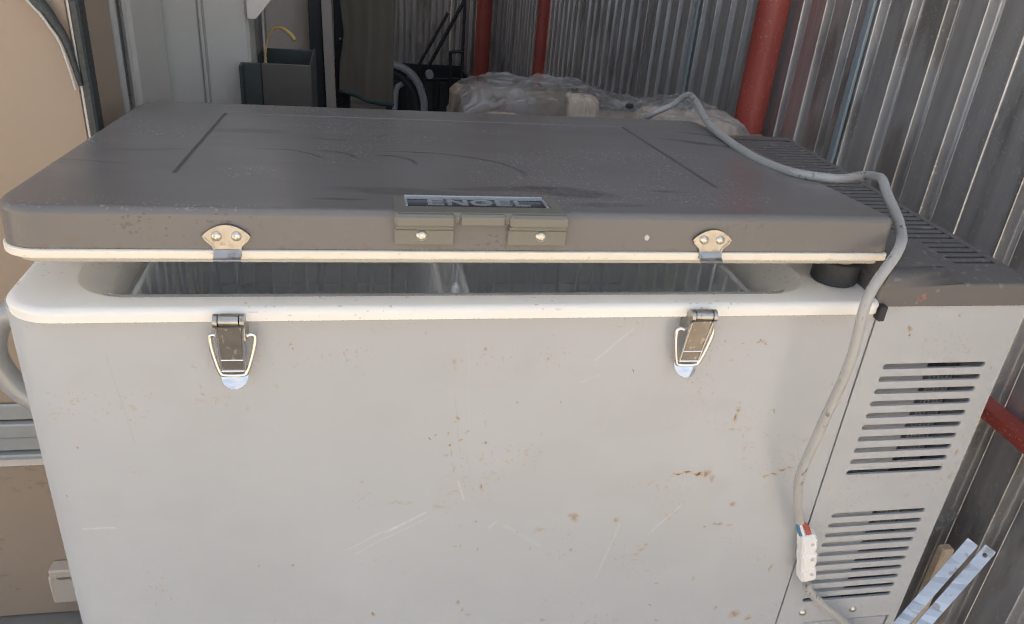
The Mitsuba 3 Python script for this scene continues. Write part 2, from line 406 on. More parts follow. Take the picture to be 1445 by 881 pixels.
pr('fin_metal', base_color=(0.30, 0.29, 0.28), roughness=0.5)
pr('handle_plastic', base_color=(0.165, 0.158, 0.132), roughness=0.2, specular=0.5)
pr('badge_frame_silver', base_color=(0.42, 0.43, 0.44), roughness=0.3, metallic=0.5)
pr('badge_black', base_color=(0.018, 0.019, 0.021), roughness=0.22)
pr('badge_silver', base_color=(0.27, 0.27, 0.27), roughness=0.35, metallic=0.2)
def steel_rough(p, n, uv):
    return 0.18 + 0.25 * smoothstep(0.4, 0.75, fbm(p.x * 300, p.z * 300, p.y * 300, 3))
def lever_col(p, n, uv):
    c = mix((0.22, 0.205, 0.19), (0.30, 0.28, 0.26), fbm(p.x * 160, p.z * 160, 2.0, 3))
    return mix(c, (0.55, 0.50, 0.42), 0.7 * smoothstep(0.70, 0.78, fbm(p.x * 420, p.z * 300, 5.0, 2)))
def steel_col(p, n, uv):
    c = mix((0.34, 0.325, 0.30), (0.46, 0.45, 0.425), noise(p.x * 200, p.z * 200, p.y * 200))
    return mix(c, (0.25, 0.20, 0.16), 0.75 * smoothstep(0.60, 0.78, fbm(p.x * 420, p.z * 420, p.y * 420, 3)))
pr('chrome', base_color=mikit.proc(steel_col), roughness=mikit.proc(steel_rough), metallic=1.0)
pr('bright_chrome', base_color=(0.78, 0.77, 0.75), roughness=0.08, metallic=1.0)
pr('screw_steel', base_color=(0.66, 0.62, 0.54), roughness=0.28, metallic=0.9)
pr('label_grey', base_color=(0.36, 0.36, 0.37), roughness=0.4)
pr('rubber_black', base_color=(0.028, 0.028, 0.030), roughness=0.6)
def cord_col(p, n, uv):
    c = mix((0.335, 0.325, 0.30), (0.40, 0.39, 0.365), fbm(p.x * 60, p.y * 60, p.z * 60, 3))
    s = smoothstep(0.66, 0.8, noise(p.x * 500, p.y * 500, p.z * 190)) * smoothstep(0.45, 0.65, noise(p.x * 60, p.y * 60, p.z * 40))
    return mix(c, (0.10, 0.09, 0.08), 0.75 * s)
pr('cord_grey', base_color=mikit.proc(cord_col), roughness=0.4)
pr('connector_white', base_color=(0.72, 0.70, 0.66), roughness=0.35)
pr('wire_red', base_color=(0.36, 0.07, 0.05), roughness=0.4)
pr('wire_blue', base_color=(0.05, 0.16, 0.28), roughness=0.4)
pr('tan_wood', base_color=(0.62, 0.44, 0.28), roughness=0.6)

def sheet_col(p, n, uv):
    s = fbm(p.x * 90 + p.y * 90, p.z * 2.2, 3.0, 4)
    c = mix((0.50, 0.50, 0.505), (0.68, 0.68, 0.68), s)
    d = smoothstep(0.52, 0.74, fbm((p.x + p.y) * 30, p.z * 9, 8.0, 4))
    c = mix(c, (0.27, 0.25, 0.23), 0.55 * d)
    k = smoothstep(0.72, 0.80, fbm((p.x + p.y) * 300, p.z * 300, 3.0, 2)) * smoothstep(0.45, 0.6, noise((p.x + p.y) * 20, p.z * 12, 1.0))
    return mix(c, (0.75, 0.74, 0.72), 0.6 * k)
def sheet_rough(p, n, uv):
    return 0.17 + 0.17 * fbm((p.x + p.y) * 120, p.z * 5.0, 5.0, 3)
def sheet_bump(p, n, uv):
    return 0.0012 * fbm((p.x + p.y) * 14, p.z * 5, 2.0, 2) + 0.00005 * noise((p.x + p.y) * 500, p.z * 60, 1.0)
def worn_rough(p, n, uv):
    return 0.30 + 0.22 * fbm((p.x + p.y) * 60, p.z * 4.0, 5.0, 4)
bumped('worn_zinc', sheet_bump, 2e-3, base_color=mikit.proc(sheet_col), roughness=mikit.proc(worn_rough), metallic=0.75)
bumped('zinc_sheet', sheet_bump, 2e-3, base_color=mikit.proc(sheet_col), roughness=mikit.proc(sheet_rough), metallic=0.80)
def red_col(p, n, uv):
    c = mix((0.30, 0.055, 0.042), (0.37, 0.075, 0.055), fbm(p.x * 25, p.y * 25, p.z * 12, 3))
    k = smoothstep(0.72, 0.79, fbm(p.x * 420, p.y * 420, p.z * 380, 2))
    return mix(c, (0.50, 0.38, 0.34), 0.55 * k)
pr('red_oxide', base_color=mikit.proc(red_col), roughness=0.42)
pr('pale_blue_strip', base_color=(0.36, 0.43, 0.46), roughness=0.45, metallic=0.3)
def galv_col(p, n, uv):
    a, b, c3 = voronoi(p.y * 130 + p.x * 90, p.z * 130)
    c = mix((0.38, 0.40, 0.42), (0.62, 0.64, 0.65), c3)
    return mix(c, (0.24, 0.21, 0.17), 0.6 * smoothstep(0.60, 0.72, fbm(p.x * 90, p.y * 90, p.z * 90, 3)))
pr('galvanised', base_color=mikit.proc(galv_col), roughness=0.24, metallic=0.80)
def beige_col(p, n, uv):
    c = mix((0.30, 0.225, 0.160), (0.345, 0.265, 0.195), fbm(p.x * 4, p.y * 4, p.z * 4, 4))
    k = smoothstep(0.80, 0.86, noise(p.x * 160, p.z * 210, 2.0)) * smoothstep(0.55, 0.7, noise(p.x * 14, p.z * 14, 4.0))
    return mix(c, (0.20, 0.15, 0.12), 0.4 * k)
pr('beige_panel', base_color=mikit.proc(beige_col), roughness=0.45)
def taupe_col(p, n, uv):
    return mix((0.44, 0.375, 0.32), (0.49, 0.425, 0.37), fbm(p.x * 9, p.y * 9, p.z * 9, 4))
pr('pink_panel', base_color=mikit.proc(taupe_col), roughness=0.5)
def greyp_col(p, n, uv):
    return mix((0.46, 0.435, 0.385), (0.51, 0.485, 0.435), fbm(p.x * 11, p.y * 11, p.z * 7, 4))
pr('grey_panel', base_color=mikit.proc(greyp_col), roughness=0.4)
pr('grey_edge', base_color=(0.46, 0.445, 0.40), roughness=0.35)
pr('rail_grey', base_color=(0.36, 0.36, 0.34), roughness=0.35, metallic=0.25)
pr('clip_white', base_color=(0.60, 0.55, 0.49), roughness=0.4)
def seal_bump(p, n, uv):
    return 0.0008 * noise(p.x * 300, p.z * 500, 1.0)
bumped('seal_rubber', seal_bump, 5e-4, base_color=(0.045, 0.050, 0.047), roughness=0.55)
pr('tray_green', base_color=(0.045, 0.054, 0.048), roughness=0.4)
pr('rope_yellow', base_color=(0.50, 0.33, 0.12), roughness=0.7)
pr('post_black', base_color=(0.030, 0.032, 0.036), roughness=0.4)
pr('post_pale', base_color=(0.33, 0.29, 0.25), roughness=0.5)
def cloth_col(p, n, uv):
    w = 0.5 + 0.25 * dr.sin(p.x * 3400) + 0.25 * dr.sin(p.z * 3400)
    c = mix((0.098, 0.086, 0.064), (0.135, 0.118, 0.09), fbm(p.x * 16, p.z * 10, 3.0, 4))
    return c * (0.92 + 0.12 * w)
pr('khaki_cloth', base_color=mikit.proc(cloth_col), roughness=0.9, sheen=0.4)
pr('teal_hem', base_color=(0.03, 0.055, 0.06), roughness=0.8)
pr('frame_black', base_color=(0.015, 0.016, 0.020), roughness=0.5)
pr('hose_grey', base_color=(0.30, 0.30, 0.33), roughness=0.4)
def card_col(p, n, uv):
    c = mix((0.22, 0.165, 0.12), (0.30, 0.235, 0.175), fbm(p.x * 12, p.y * 12, p.z * 12, 4))
    return c * (0.93 + 0.09 * noise(p.x * 300, p.y * 300, p.z * 20))
pr('cardboard', base_color=mikit.proc(card_col), roughness=0.8)
def wood_col(p, n, uv):
    g = noise(p.x * 40, p.y * 300, p.z * 300)
    return mix((0.60, 0.46, 0.32), (0.76, 0.62, 0.47), 0.6 * g + 0.4 * fbm(p.x * 30, p.y * 30, p.z * 30, 3))
pr('split_wood', base_color=mikit.proc(wood_col), roughness=0.75)
def film_w(p, n, uv):
    return 0.10 + 0.30 * smoothstep(0.35, 0.7, fbm(p.x * 18, p.y * 18, p.z * 18, 4))
scene['film_milky'] = {'type': 'twosided', 'bsdf': {'type': 'roughplastic', 'alpha': 0.12, 'diffuse_reflectance': {'type': 'rgb', 'value': [0.42, 0.40, 0.39]}}}
scene['plastic_film'] = {'type': 'blendbsdf', 'weight': mikit.proc(film_w), 'a': {'type': 'thindielectric', 'int_ior': 1.5}, 'b': {'type': 'roughplastic', 'alpha': 0.06, 'diffuse_reflectance': {'type': 'rgb', 'value': [0.50, 0.49, 0.48]}}}
del scene['film_milky']
def floor_col(p, n, uv):
    c = mix((0.17, 0.155, 0.14), (0.25, 0.23, 0.205), fbm(p.x * 5, p.y * 5, 1.0, 5))
    return mix(c, (0.10, 0.085, 0.07), 0.5 * smoothstep(0.55, 0.7, fbm(p.x * 14, p.y * 14, 5.0, 4)))
pr('concrete', base_color=mikit.proc(floor_col), roughness=0.85)
def sand_col(p, n, uv):
    c = mix((0.34, 0.305, 0.262), (0.44, 0.40, 0.35), fbm(p.x * 3, p.y * 3, 1.0, 5))
    return mix(c, (0.24, 0.18, 0.12), 0.4 * smoothstep(0.55, 0.7, noise(p.x * 40, p.y * 40, 2.0)))
pr('sand', base_color=mikit.proc(sand_col), roughness=0.95)
pr('timber', base_color=mikit.proc(wood_col), roughness=0.8)
pr('roof_sheet', base_color=(0.28, 0.28, 0.28), roughness=0.5, metallic=0.3)

# ------------------------------------------------------------------ the setting: yard, slab, shed
add('ground', trimesh.Trimesh([[-60, -90, -0.03], [60, -90, -0.03], [60, 60, -0.03], [-60, 60, -0.03]], [[0, 1, 2], [0, 2, 3]], process=False), 'sand', False, kind='structure')
add('concrete_floor', bx(-1.75, 0.99, -0.30, 3.60, -0.08, 0.0, 0.004), 'concrete', False, kind='structure')

def corrugated(length, height, pitch, depth, flat_lo, flat_hi, sub=1, round_=False):
    """Sheet profile along s (0..length), offset o (0..depth); returns an open sheet mesh in (s, o, z)."""
    s, o = [], []
    k = 0
    while k * pitch < length - 1e-6:
        b = k * pitch
        if round_:
            for j in range(10):
                s.append(b + pitch * j / 10); o.append(depth * (0.5 - 0.5 * math.cos(2 * math.pi * j / 10)))
        else:
            ramp = (pitch - flat_lo - flat_hi) / 2; c = min(0.0013, ramp / 2.5)
            for ds, do in ((0, 0), (flat_lo - c, 0), (flat_lo + c, 0.12), (flat_lo + ramp - c, 0.88), (flat_lo + ramp + c, 1), (flat_lo + ramp + flat_hi - c, 1), (flat_lo + ramp + flat_hi + c, 0.88), (pitch - c, 0.12), (pitch - c / 4, 0)):
                s.append(b + ds); o.append(depth * do)
        k += 1
    s.append(min(k * pitch, length)); o.append(0)
    s, o = np.array(s), np.array(o)
    t = 0.0006; nz = 9
    zs = np.linspace(0, height, nz)
    n = len(s)
    front = np.array([[a, b, z] for z in zs for a, b in zip(s, o)])
    f = []
    for j in range(nz - 1):
        for i in range(n - 1):
            a = j * n + i
            f += [(a, a + 1, a + n + 1), (a, a + n + 1, a + n)]
    return trimesh.Trimesh(front, np.array(f), process=False)

# right wall: trapezoid-ribbed sheets on the plane x = 0.935, ribs standing into the shed
def wall_at(m, fn):
    v = np.array([fn(*q) for q in m.vertices]); return trimesh.Trimesh(v, m.faces.copy(), process=False)
PITCH = 0.067
y = -0.38
i = 0
while y < 3.44:
    L = PITCH * 9
    m = corrugated(L + 0.020, 2.35, PITCH, 0.0140, 0.0430, 0.0160)
    off = 0.0016 * (i % 2)
    m = wall_at(m, lambda s, o, z: (0.921 + o - off, y + s, z))
    add('right_wall__sheet', m, 'worn_zinc', True)
    y += L; i += 1
tag('right_wall', 'ribbed galvanised metal wall to the right of the cooler, behind the red posts', 'wall')
for yy in (0.567, 1.172):
    add('right_wall__joint_strip', bx(0.912, 0.9165, yy - 0.0075, yy + 0.0075, 0.0, 2.35, 0.001), 'pale_blue_strip', 30, label='pale blue-grey strip running up the wall')
# back wall: fine corrugations
i = 0
x = -1.75
while x < 0.93:
    L = 0.03 * 20
    m = corrugated(min(L, 0.93 - x) + 0.0, 2.35, 0.030, 0.009, 0, 0, round_=True)
    m = wall_at(m, lambda s, o, z: (x + s, 3.50 - o - 0.0015 * (i % 2), z))
    add('back_wall__sheet', m, 'zinc_sheet', 40)
    x += L; i += 1
tag('back_wall', 'dark finely corrugated metal wall at the far end of the shed', 'wall')
y = 0.45; i = 0
while y < 2.9:
    L = PITCH * 9
    m = wall_at(corrugated(L, 2.35, PITCH, 0.0140, 0.0430, 0.0160), lambda s, o, z: (-1.75 + o, y + s, z))
    add('left_wall__sheet', m, 'zinc_sheet', 20); y += L; i += 1
tag('left_wall', 'ribbed metal wall on the unseen left side of the shed', 'wall')
m = corrugated(PITCH * 41, 3.10, PITCH, 0.0140, 0.0430, 0.0160)
m = wall_at(m, lambda s, o, z: (-1.78 + s, 0.50 + z, 2.36 + o))
add('shed_roof', m, 'roof_sheet', 20, label='ribbed metal roof of the shed overhead', category='roof')

def yw_col(p, n, uv):
    return mix((0.50, 0.48, 0.44), (0.60, 0.58, 0.54), fbm(p.x * 3, p.y * 3, p.z * 3, 4))
pr('render_wall', base_color=mikit.proc(yw_col), roughness=0.9)
add('yard_wall', bx(-4.45, -4.25, 0.6, 9.0, -0.05, 2.3, 0.02), 'render_wall', 30, 'pale rendered yard wall beyond the open left side, outside the picture', 'wall')
def pipe(key, x, y, z0, z1, r, label, group=None):
    m = tube([(x, y, z0), (x, y, (z0 + z1) / 2), (x, y, z1)], r, 28)
    add(key, m, 'red_oxide', 40, label, 'post', group)
pipe('steel_post', 0.886, 0.79, 0, 2.34, 0.0255, 'bright red painted round post nearest the cooler, against the ribbed wall')
pipe('steel_post_001', 0.905, 2.60, 0, 2.34, 0.0245, 'thin red post farther back, between the near red post and the dark corner post')
pipe('steel_post_002', 0.800, 3.42, 0, 2.34, 0.036, 'dark maroon post in the far back corner of the shed')
add('steel_rail', bx(0.893, 0.916, -0.37, 0.765, 0.378, 0.394, 0.002), 'red_oxide', 30, 'red horizontal rail along the metal wall, right of the vented panel', 'rail')

# ------------------------------------------------------------------ left: beige cabinet and grey panels
add('beige_cabinet__panel', bx(-1.20, -0.0225, 0.300, 0.420, 0.0, 1.60, 0.004), 'beige_panel')
tag('beige_cabinet', 'tan beige cabinet with black rubber seal down its edge, left of the cooler', 'cabinet')
sl = []
for k in range(130):
    z = 0.30 + k * 0.010
    sl.append(sphere((-0.0222 + 0.0003 * math.sin(k * 1.7), 0.2972, z), 0.0028, 1, (1, 1, 1)))
add('beige_cabinet__rubber_seal', cat([bx(-0.0212, -0.0130, 0.292, 0.312, 0.02, 1.58, 0.002)]), 'seal_rubber', 40, label='black rubber seal strip down the cabinet edge')
add('beige_cabinet__seal_piping', cat([tube([(-0.0217, 0.2955, z) for z in np.linspace(0.02, 1.58, 20)], 0.0018, 8)]), 'grey_edge', 60)
lp = spline([(-0.075, 0.294, 0.775), (-0.046, 0.293, 0.735), (-0.040, 0.292, 0.7282), (-0.0345, 0.292, 0.718), (-0.0285, 0.292, 0.7053), (-0.0248, 0.291, 0.6884), (-0.0215, 0.291, 0.665)], 6)
add('beige_cabinet__loose_seal', tube(lp, np.linspace(0.0065, 0.0022, len(lp)), 12), 'seal_rubber', 60, label='black seal end hanging loose in a curve')
add('beige_cabinet__loose_seal_lip', tube(lp + np.array([-0.003, -0.0045, -0.003]), 0.0012, 8), 'grey_edge', 60)
for (z0, z1, dy) in ((0.3015, 0.3215, 0.004), (0.282, 0.2995, 0.010), (0.262, 0.280, 0.006), (0.2535, 0.260, 0.012)):
    add('beige_cabinet__rail', bx(-1.19, -0.03, 0.2985 - dy, 0.2985, z0, z1, 0.0015), 'rail_grey')
add('beige_cabinet__lower_strip', bx(-1.19, -0.03, 0.296, 0.2995, 0.238, 0.2515, 0.001), 'clip_white')
cm = unman(solid(bx(-0.150, -0.118, 0.284, 0.2995, 0.035, 0.078, 0.002)) + solid(bx(-0.146, -0.118, 0.280, 0.2995, 0.078, 0.092, 0.002)) - solid(bx(-0.138, -0.110, 0.27, 0.29, 0.074, 0.082, 0.001)))
pr('clip_beige', base_color=(0.50, 0.42, 0.34), roughness=0.4)
add('beige_cabinet__clip', cm, 'clip_beige', 30, label='pale plastic clip low on the cabinet front')
# pinkish upright strip and rounded grey post, then the grey panels
add('door_frame__inner_face', bx(-0.075, -0.0345, 0.440, 0.470, 0.0, 1.60, 0.002), 'pink_panel')
add('door_frame__edge', tube([(-0.0295, 0.446, z) for z in np.linspace(0, 1.6, 6)], 0.0055, 14), 'grey_edge', 60)
add('door_frame__post', bx(-0.0235, -0.012, 0.452, 0.60, 0.0, 1.60, 0.004), 'grey_panel')
tag('door_frame', 'pinkish and grey upright frame just right of the black seal', 'frame')
add('grey_cabinet__side', bx(-0.030, 0.0305, 0.604, 0.66, 0.0, 1.60, 0.004), 'grey_panel')
add('grey_cabinet__front', bx(0.0330, 0.0885, 0.598, 0.66, 0.0, 1.60, 0.004), 'grey_panel')
add('grey_cabinet__corner_bead', tube([(0.0312, 0.601, z) for z in np.linspace(0, 1.6, 6)], 0.0022, 10), 'grey_edge', 60)
tag('grey_cabinet', 'plain grey cabinet behind the back left corner of the lid', 'cabinet')
hb = trimesh.convex.convex_hull(np.array([(x_, y_, z_) for y_ in (0.585, 0.66) for (x_, z_) in ((0.0895, 0.688), (0.0980, 0.688), (0.101, 0.690), (0.119, 0.712), (0.125, 0.730), (0.125, 0.95), (0.0895, 0.95))]))
add('wall_box', hb, 'clip_white', 25, 'off-white box with a sloped underside at the top, above the green tray', 'box')
add('pull_cord', tube(spline([(0.1000, 0.655, 0.72), (0.0985, 0.665, 0.65), (0.0985, 0.675, 0.60)], 6), 0.0016, 8), 'clip_white', 60, 'thin pale cord hanging from the off-white box', 'cord')
add('tan_board', bx(0.048, 0.150, 1.17, 1.19, 0.0, 1.3, 0.002), 'pink_panel', 30, 'brown board standing upright behind the green tray', 'board')
tr = [bx(0.0765, 0.1010, 0.5850, 0.5880, 0.500, 0.6350, 0.001), bx(0.1010, 0.163, 0.5910, 0.5940, 0.500, 0.6340, 0.001), bx(0.0895, 0.0925, 0.6605, 0.72, 0.500, 0.633, 0.001), bx(0.0925, 0.163, 0.720, 0.7235, 0.500, 0.6300, 0.001), bx(0.0985, 0.163, 0.5945, 0.7195, 0.505, 0.508, 0.001), bx(0.0765, 0.0800, 0.5705, 0.5848, 0.500, 0.6340, 0.001), bx(0.160, 0.163, 0.5945, 0.7195, 0.500, 0.633, 0.001)]
add('metal_tray__end', tr[0], 'tray_green', 30, label='dark green end plate of the tray')
pr('tray_brown', base_color=(0.085, 0.075, 0.064), roughness=0.45)
add('metal_tray__front', tr[1], 'tray_brown', 30, label='worn brown-grey front plate of the tray')
add('metal_tray__shell', cat(tr[2:]), 'tray_green', 30)
tag('metal_tray', 'dark green open metal tray behind the back left of the lid', 'tray')
add('tray_stand', bx(0.100, 0.160, 0.60, 0.71, 0.0, 0.4995, 0.003), 'post_black', 30, 'dark stand under the green tray, mostly hidden by the lid', 'stand')
rp = spline([(0.098, 0.66, 0.62), (0.102, 0.67, 0.648), (0.111, 0.672, 0.664), (0.122, 0.67, 0.666), (0.132, 0.668, 0.660), (0.139, 0.665, 0.652)], 8)
add('rope_hook', tube(rp, np.linspace(0.0012, 0.0032, len(rp)), 10), 'rope_yellow', 60, 'curved yellow rope end poking out of the green tray', 'rope')

# rack posts and hanging cloth
add('dark_post', bx(0.132, 0.1585, 1.10, 1.14, 0.0, 1.30, 0.003), 'post_black', 30, 'black upright post beside the green tray', 'post')
def leaning(x0, x1, w, y0, y1, z0, z1):
    return trimesh.convex.convex_hull(np.array([(x_ + s, y_, z_) for (x_, z_) in ((x0, z0), (x1, z1)) for s in (0, w) for y_ in (y0, y1)]))
add('pale_post', leaning(0.1655, 0.1535, 0.0175, 1.075, 1.095, 0.30, 0.80), 'post_pale', 30, 'slim pale wooden upright between the black post and the khaki cloth', 'post')
add('dark_board', bx(0.176, 0.205, 1.150, 1.175, 0.0, 1.30, 0.003), 'post_black', 30, 'dark upright board partly hidden behind the khaki cloth', 'board')
add('dark_board__hook', cat([tube(spline([(0.187, 1.143, 0.520), (0.190, 1.136, 0.521), (0.193, 1.136, 0.517), (0.189, 1.136, 0.512)], 5), 0.0022, 8), sphere((0.1875, 1.14, 0.580), 0.0035)]), 'chrome', 60)
NU, NV = 40, 30
cl = np.zeros((NV, NU, 3))
for b in range(NV):
    v = b / (NV - 1)
    for a in range(NU):
        u = a / (NU - 1)
        zb = 0.492 - 0.026 * u                      # lower edge slopes down to the right
        z = zb + (1.28 - zb) * v
        xl = 0.186 + 0.010 * math.exp(-((z - 0.60) / 0.04) ** 2) + 0.008 * min(1, max(0, (z - 0.62) / 0.1))
        xr = 0.2925 + 0.004 * math.sin(9 * z) 
        fold = 0.010 * math.sin(2 * math.pi * (1.3 * u + 0.25 * v)) + 0.0025 * math.sin(2 * math.pi * (3.2 * u - 0.4 * v) + 1.0)
        cl[b, a] = (xl + (xr - xl) * u, 1.085 + fold * (1 - 0.4 * v), z)
def grid_mesh(g, thick=None):
    nv, nu = g.shape[:2]; f = []
    for b in range(nv - 1):
        for a in range(nu - 1):
            q = b * nu + a; f += [(q, q + 1, q + nu + 1), (q, q + nu + 1, q + nu)]
    return trimesh.Trimesh(g.reshape(-1, 3), np.array(f), process=False)
def thick_grid(g, t):
    nv, nu = g.shape[:2]
    m = grid_mesh(g); m2 = grid_mesh(g + np.array(t)); m2.invert()
    o = len(m.vertices); f = []
    loop = [a for a in range(nu)] + [b * nu + nu - 1 for b in range(1, nv)] + [(nv - 1) * nu + a for a in range(nu - 2, -1, -1)] + [b * nu for b in range(nv - 2, 0, -1)]
    for i in range(len(loop)):
        a, b = loop[i], loop[(i + 1) % len(loop)]
        f += [(a, o + b, b), (a, o + a, o + b)]
    return trimesh.Trimesh(np.vstack([m.vertices, m2.vertices]), np.vstack([m.faces, m2.faces + o, f]), process=False)
add('hanging_cloth__fabric', thick_grid(cl, (0, 0.003, 0)), 'khaki_cloth', 50)
add('hanging_cloth__hem', tube(cl[0] + np.array([0, 0.0015, 0.0]), 0.0042, 8), 'teal_hem', 60, label='dark teal hem along the lower edge')
tag('hanging_cloth', 'khaki brown cloth hanging in soft folds behind the lid, dark hem along its bottom', 'cloth')
add('hanging_rail', tube([(0.10, 1.12, 1.285), (0.2, 1.12, 1.285), (0.36, 1.12, 1.285)], 0.012, 14), 'post_black', 60, 'black rail above the picture that the khaki cloth hangs from', 'rail')

# black tubular frame and grey hose in front of the back wall
YF = 2.6
F = 'folding_frame__tube'
for (a, b, r) in (((0.5463, YF, 0.4604), (0.440, YF, 0.262), 0.006), ((0.625, YF + .03, 0.535), (0.4796, YF + .03, 0.2539), 0.007), ((0.5574, YF - .02, 0.3225), (0.606, YF - .02, 0.3249), 0.006),
                  ((0.558, YF - .01, 0.323), (0.566, YF - .01, 0.02), 0.006), ((0.44, YF - .03, 0.262), (0.50, YF - .03, 0.02), 0.006), ((0.4796, YF, 0.215), (0.60, YF, 0.222), 0.006), ((0.606, YF, 0.50), (0.606, YF, 0.02), 0.006)):
    add(F, cyl(a, b, r, 12), 'frame_black', 60)
add('folding_frame__joint', cyl((0.4800, YF - 0.02, 0.240), (0.4800, YF - 0.05, 0.240), 0.015, 20), 'hose_grey', 40, label='round grey joint knob on the frame')
for p_ in ((0.5463, YF - .01, 0.4604), (0.6085, YF - .0, 0.4861), (0.588, YF, 0.452)):
    add('folding_frame__rivet', sphere(p_, 0.0055), 'hose_grey', 60)
tag('folding_frame', 'black folded tubular frame standing before the far striped wall', 'frame')
hp = spline([(0.30, 2.42, 0.30), (0.335, 2.42, 0.297), (0.370, 2.42, 0.288), (0.402, 2.42, 0.268), (0.428, 2.42, 0.236), (0.443, 2.42, 0.200), (0.452, 2.42, 0.16), (0.452, 2.42, 0.10), (0.44, 2.42, 0.03)], 8)
add('grey_hose', tube(hp, 0.0135, 14), 'hose_grey', 60, 'thick grey hose arching out from behind the khaki cloth', 'hose')
hp2 = spline([(0.395, 2.45, 0.245), (0.372, 2.46, 0.222), (0.352, 2.46, 0.19), (0.345, 2.46, 0.03)], 8)
add('grey_hose_001', tube(hp2, 0.010, 12), 'hose_grey', 60, 'short pale hose piece under the arch of the thicker hose', 'hose')
hp3 = spline([(0.30, 2.44, 0.285), (0.36, 2.44, 0.258), (0.40, 2.44, 0.22), (0.425, 2.44, 0.16), (0.43, 2.44, 0.03)], 8)
add('black_hose', tube(hp3, 0.014, 12), 'rubber_black', 60, 'black hose curving just inside the grey hose', 'hose')
add('dark_crate__shell', unman(solid(bx(0.33, 0.66, 2.68, 2.98, 0.0, 0.20, 0.004)) - solid(bx(0.345, 0.645, 2.695, 2.965, 0.02, 0.25, 0.002))), 'frame_black', 30)
for k in range(5):
    add('dark_crate__slat', bx(0.335 + 0.065 * k, 0.375 + 0.065 * k, 2.668, 2.6785, 0.03, 0.19, 0.002), 'post_black', 30)
tag('dark_crate', 'low dark crate on the floor behind the black frame', 'crate')

# ------------------------------------------------------------------ goods under clear plastic behind the cooler
add('cardboard_carton', bx(0.372, 0.905, 0.74, 0.90, 0.0, 0.520, 0.004), 'cardboard', 30, 'large brown carton under the clear plastic, behind the lid', 'carton')
fl = bx(0.3595, 0.54, 0.705, 0.752, 0.5205, 0.588, 0.008)
add('cardboard_box', fl, 'cardboard', 30, 'small brown cardboard box with a flat top, left end of the plastic heap', 'box')
def lump(c, s, seed, n=3):
    m = trimesh.creation.icosphere(subdivisions=n)
    v = m.vertices; q = np.sign(v) * np.abs(v) ** 0.6
    q = q * (1 + 0.18 * (meshkit.fbm(v * 1.6 + seed, 3, seed)[:, None] - 0.5)) * np.array(s) + np.array(c)
    return trimesh.Trimesh(q, m.faces, process=False)
for k, (c, s, lab) in enumerate((((0.432, 0.672, 0.540), (0.036, 0.024, 0.022), 'pale split wood block at the left under the plastic, beside the box'),
                     ((0.566, 0.735, 0.560), (0.030, 0.02, 0.022), 'split wood block topping the middle of the plastic heap'),
                     ((0.690, 0.70, 0.545), (0.042, 0.035, 0.028), 'pale split wood block at the right under the plastic, by the cord'),
                     ((0.520, 0.680, 0.535), (0.030, 0.02, 0.020), 'brownish wood block low in the middle under the plastic'),
                     ((0.800, 0.76, 0.535), (0.045, 0.05, 0.018), 'flat wood block at the right end of the heap, near the red post'))):
    add('wood_block' if k == 0 else f'wood_block_{k:03d}', lump(c, s, k + 3), 'split_wood', 40, lab, 'wood block', None)
add('block_ledge', bx(0.385, 0.86, 0.655, 0.739, 0.0, 0.502, 0.004), 'cardboard', 30, 'brown board stack under the wood blocks, hidden behind the lid', 'board stack')
# crumpled clear film over it all
NU, NV = 190, 96
g = np.zeros((NV, NU, 3))
prof_x = [0.34, 0.366, 0.393, 0.498, 0.56, 0.604, 0.67, 0.73, 0.80, 0.842, 0.87]
prof_z = [0.49, 0.578, 0.594, 0.596, 0.592, 0.580, 0.572, 0.577, 0.560, 0.520, 0.49]
for b in range(NV):
    v = b / (NV - 1)
    for a in range(NU):
        u = a / (NU - 1)
        x_ = 0.352 + 0.512 * u; y_ = 0.630 + 0.125 * v
        top = np.interp(x_, prof_x, prof_z)
        arch = 0.558 + 0.026 * math.sin(math.pi * min(1, max(0, (x_ - 0.375) / 0.28))) ** 0.8 + (0.010 if x_ > 0.6 else 0)
        fr = min(1, max(0, (v - 0.02) / 0.28)); fr = fr * fr * (3 - 2 * fr)
        z_ = (min(arch, top - 0.004) * (1 - fr) + top * fr)
        if v < 0.06:
            z_ -= (0.06 - v) / 0.06 * 0.075
        if u < 0.03: z_ -= (0.03 - u) / 0.03 * 0.05
        if u > 0.95: z_ -= (u - 0.95) / 0.05 * 0.05
        g[b, a] = (x_, y_, z_)
P_ = g.reshape(-1, 3)
n1 = meshkit.fbm(P_ * np.array([26, 40, 10]), 4, 3) - 0.5
rid = 1 - np.abs(2 * meshkit.noise(P_ * np.array([38, 22, 0]) + 5, 9) - 1)
rid2 = 1 - np.abs(2 * meshkit.noise(P_ * np.array([60, 75, 0]) + 15, 19) - 1)
rid3 = 1 - np.abs(2 * meshkit.noise(P_ * np.array([110, 90, 40]) + 35, 29) - 1)
g = g + (0.008 * n1 + 0.0065 * rid ** 7 + 0.0026 * rid2 ** 6 + 0.0004 * rid3 ** 3)[:, None].reshape(NV, NU, 1) * np.array([0.3, -0.5, 1.0]) + np.array([0, 0, 0.003])
add('plastic_sheet', grid_mesh(g), 'plastic_film', 12, 'crumpled clear plastic sheet draped over the box and wood blocks behind the lid', 'plastic sheet')
add('dark_leaf', sphere((0.6125, 0.676, 0.5905), 0.006, 2, (1, 0.5, 0.5)).apply_translation([0, 0, 0]) if False else lump((0.618, 0.648, 0.586), (0.0062, 0.002, 0.0036), 12, 2), 'rubber_black', 60, 'small dark speck like a leaf on the plastic sheet', 'leaf')

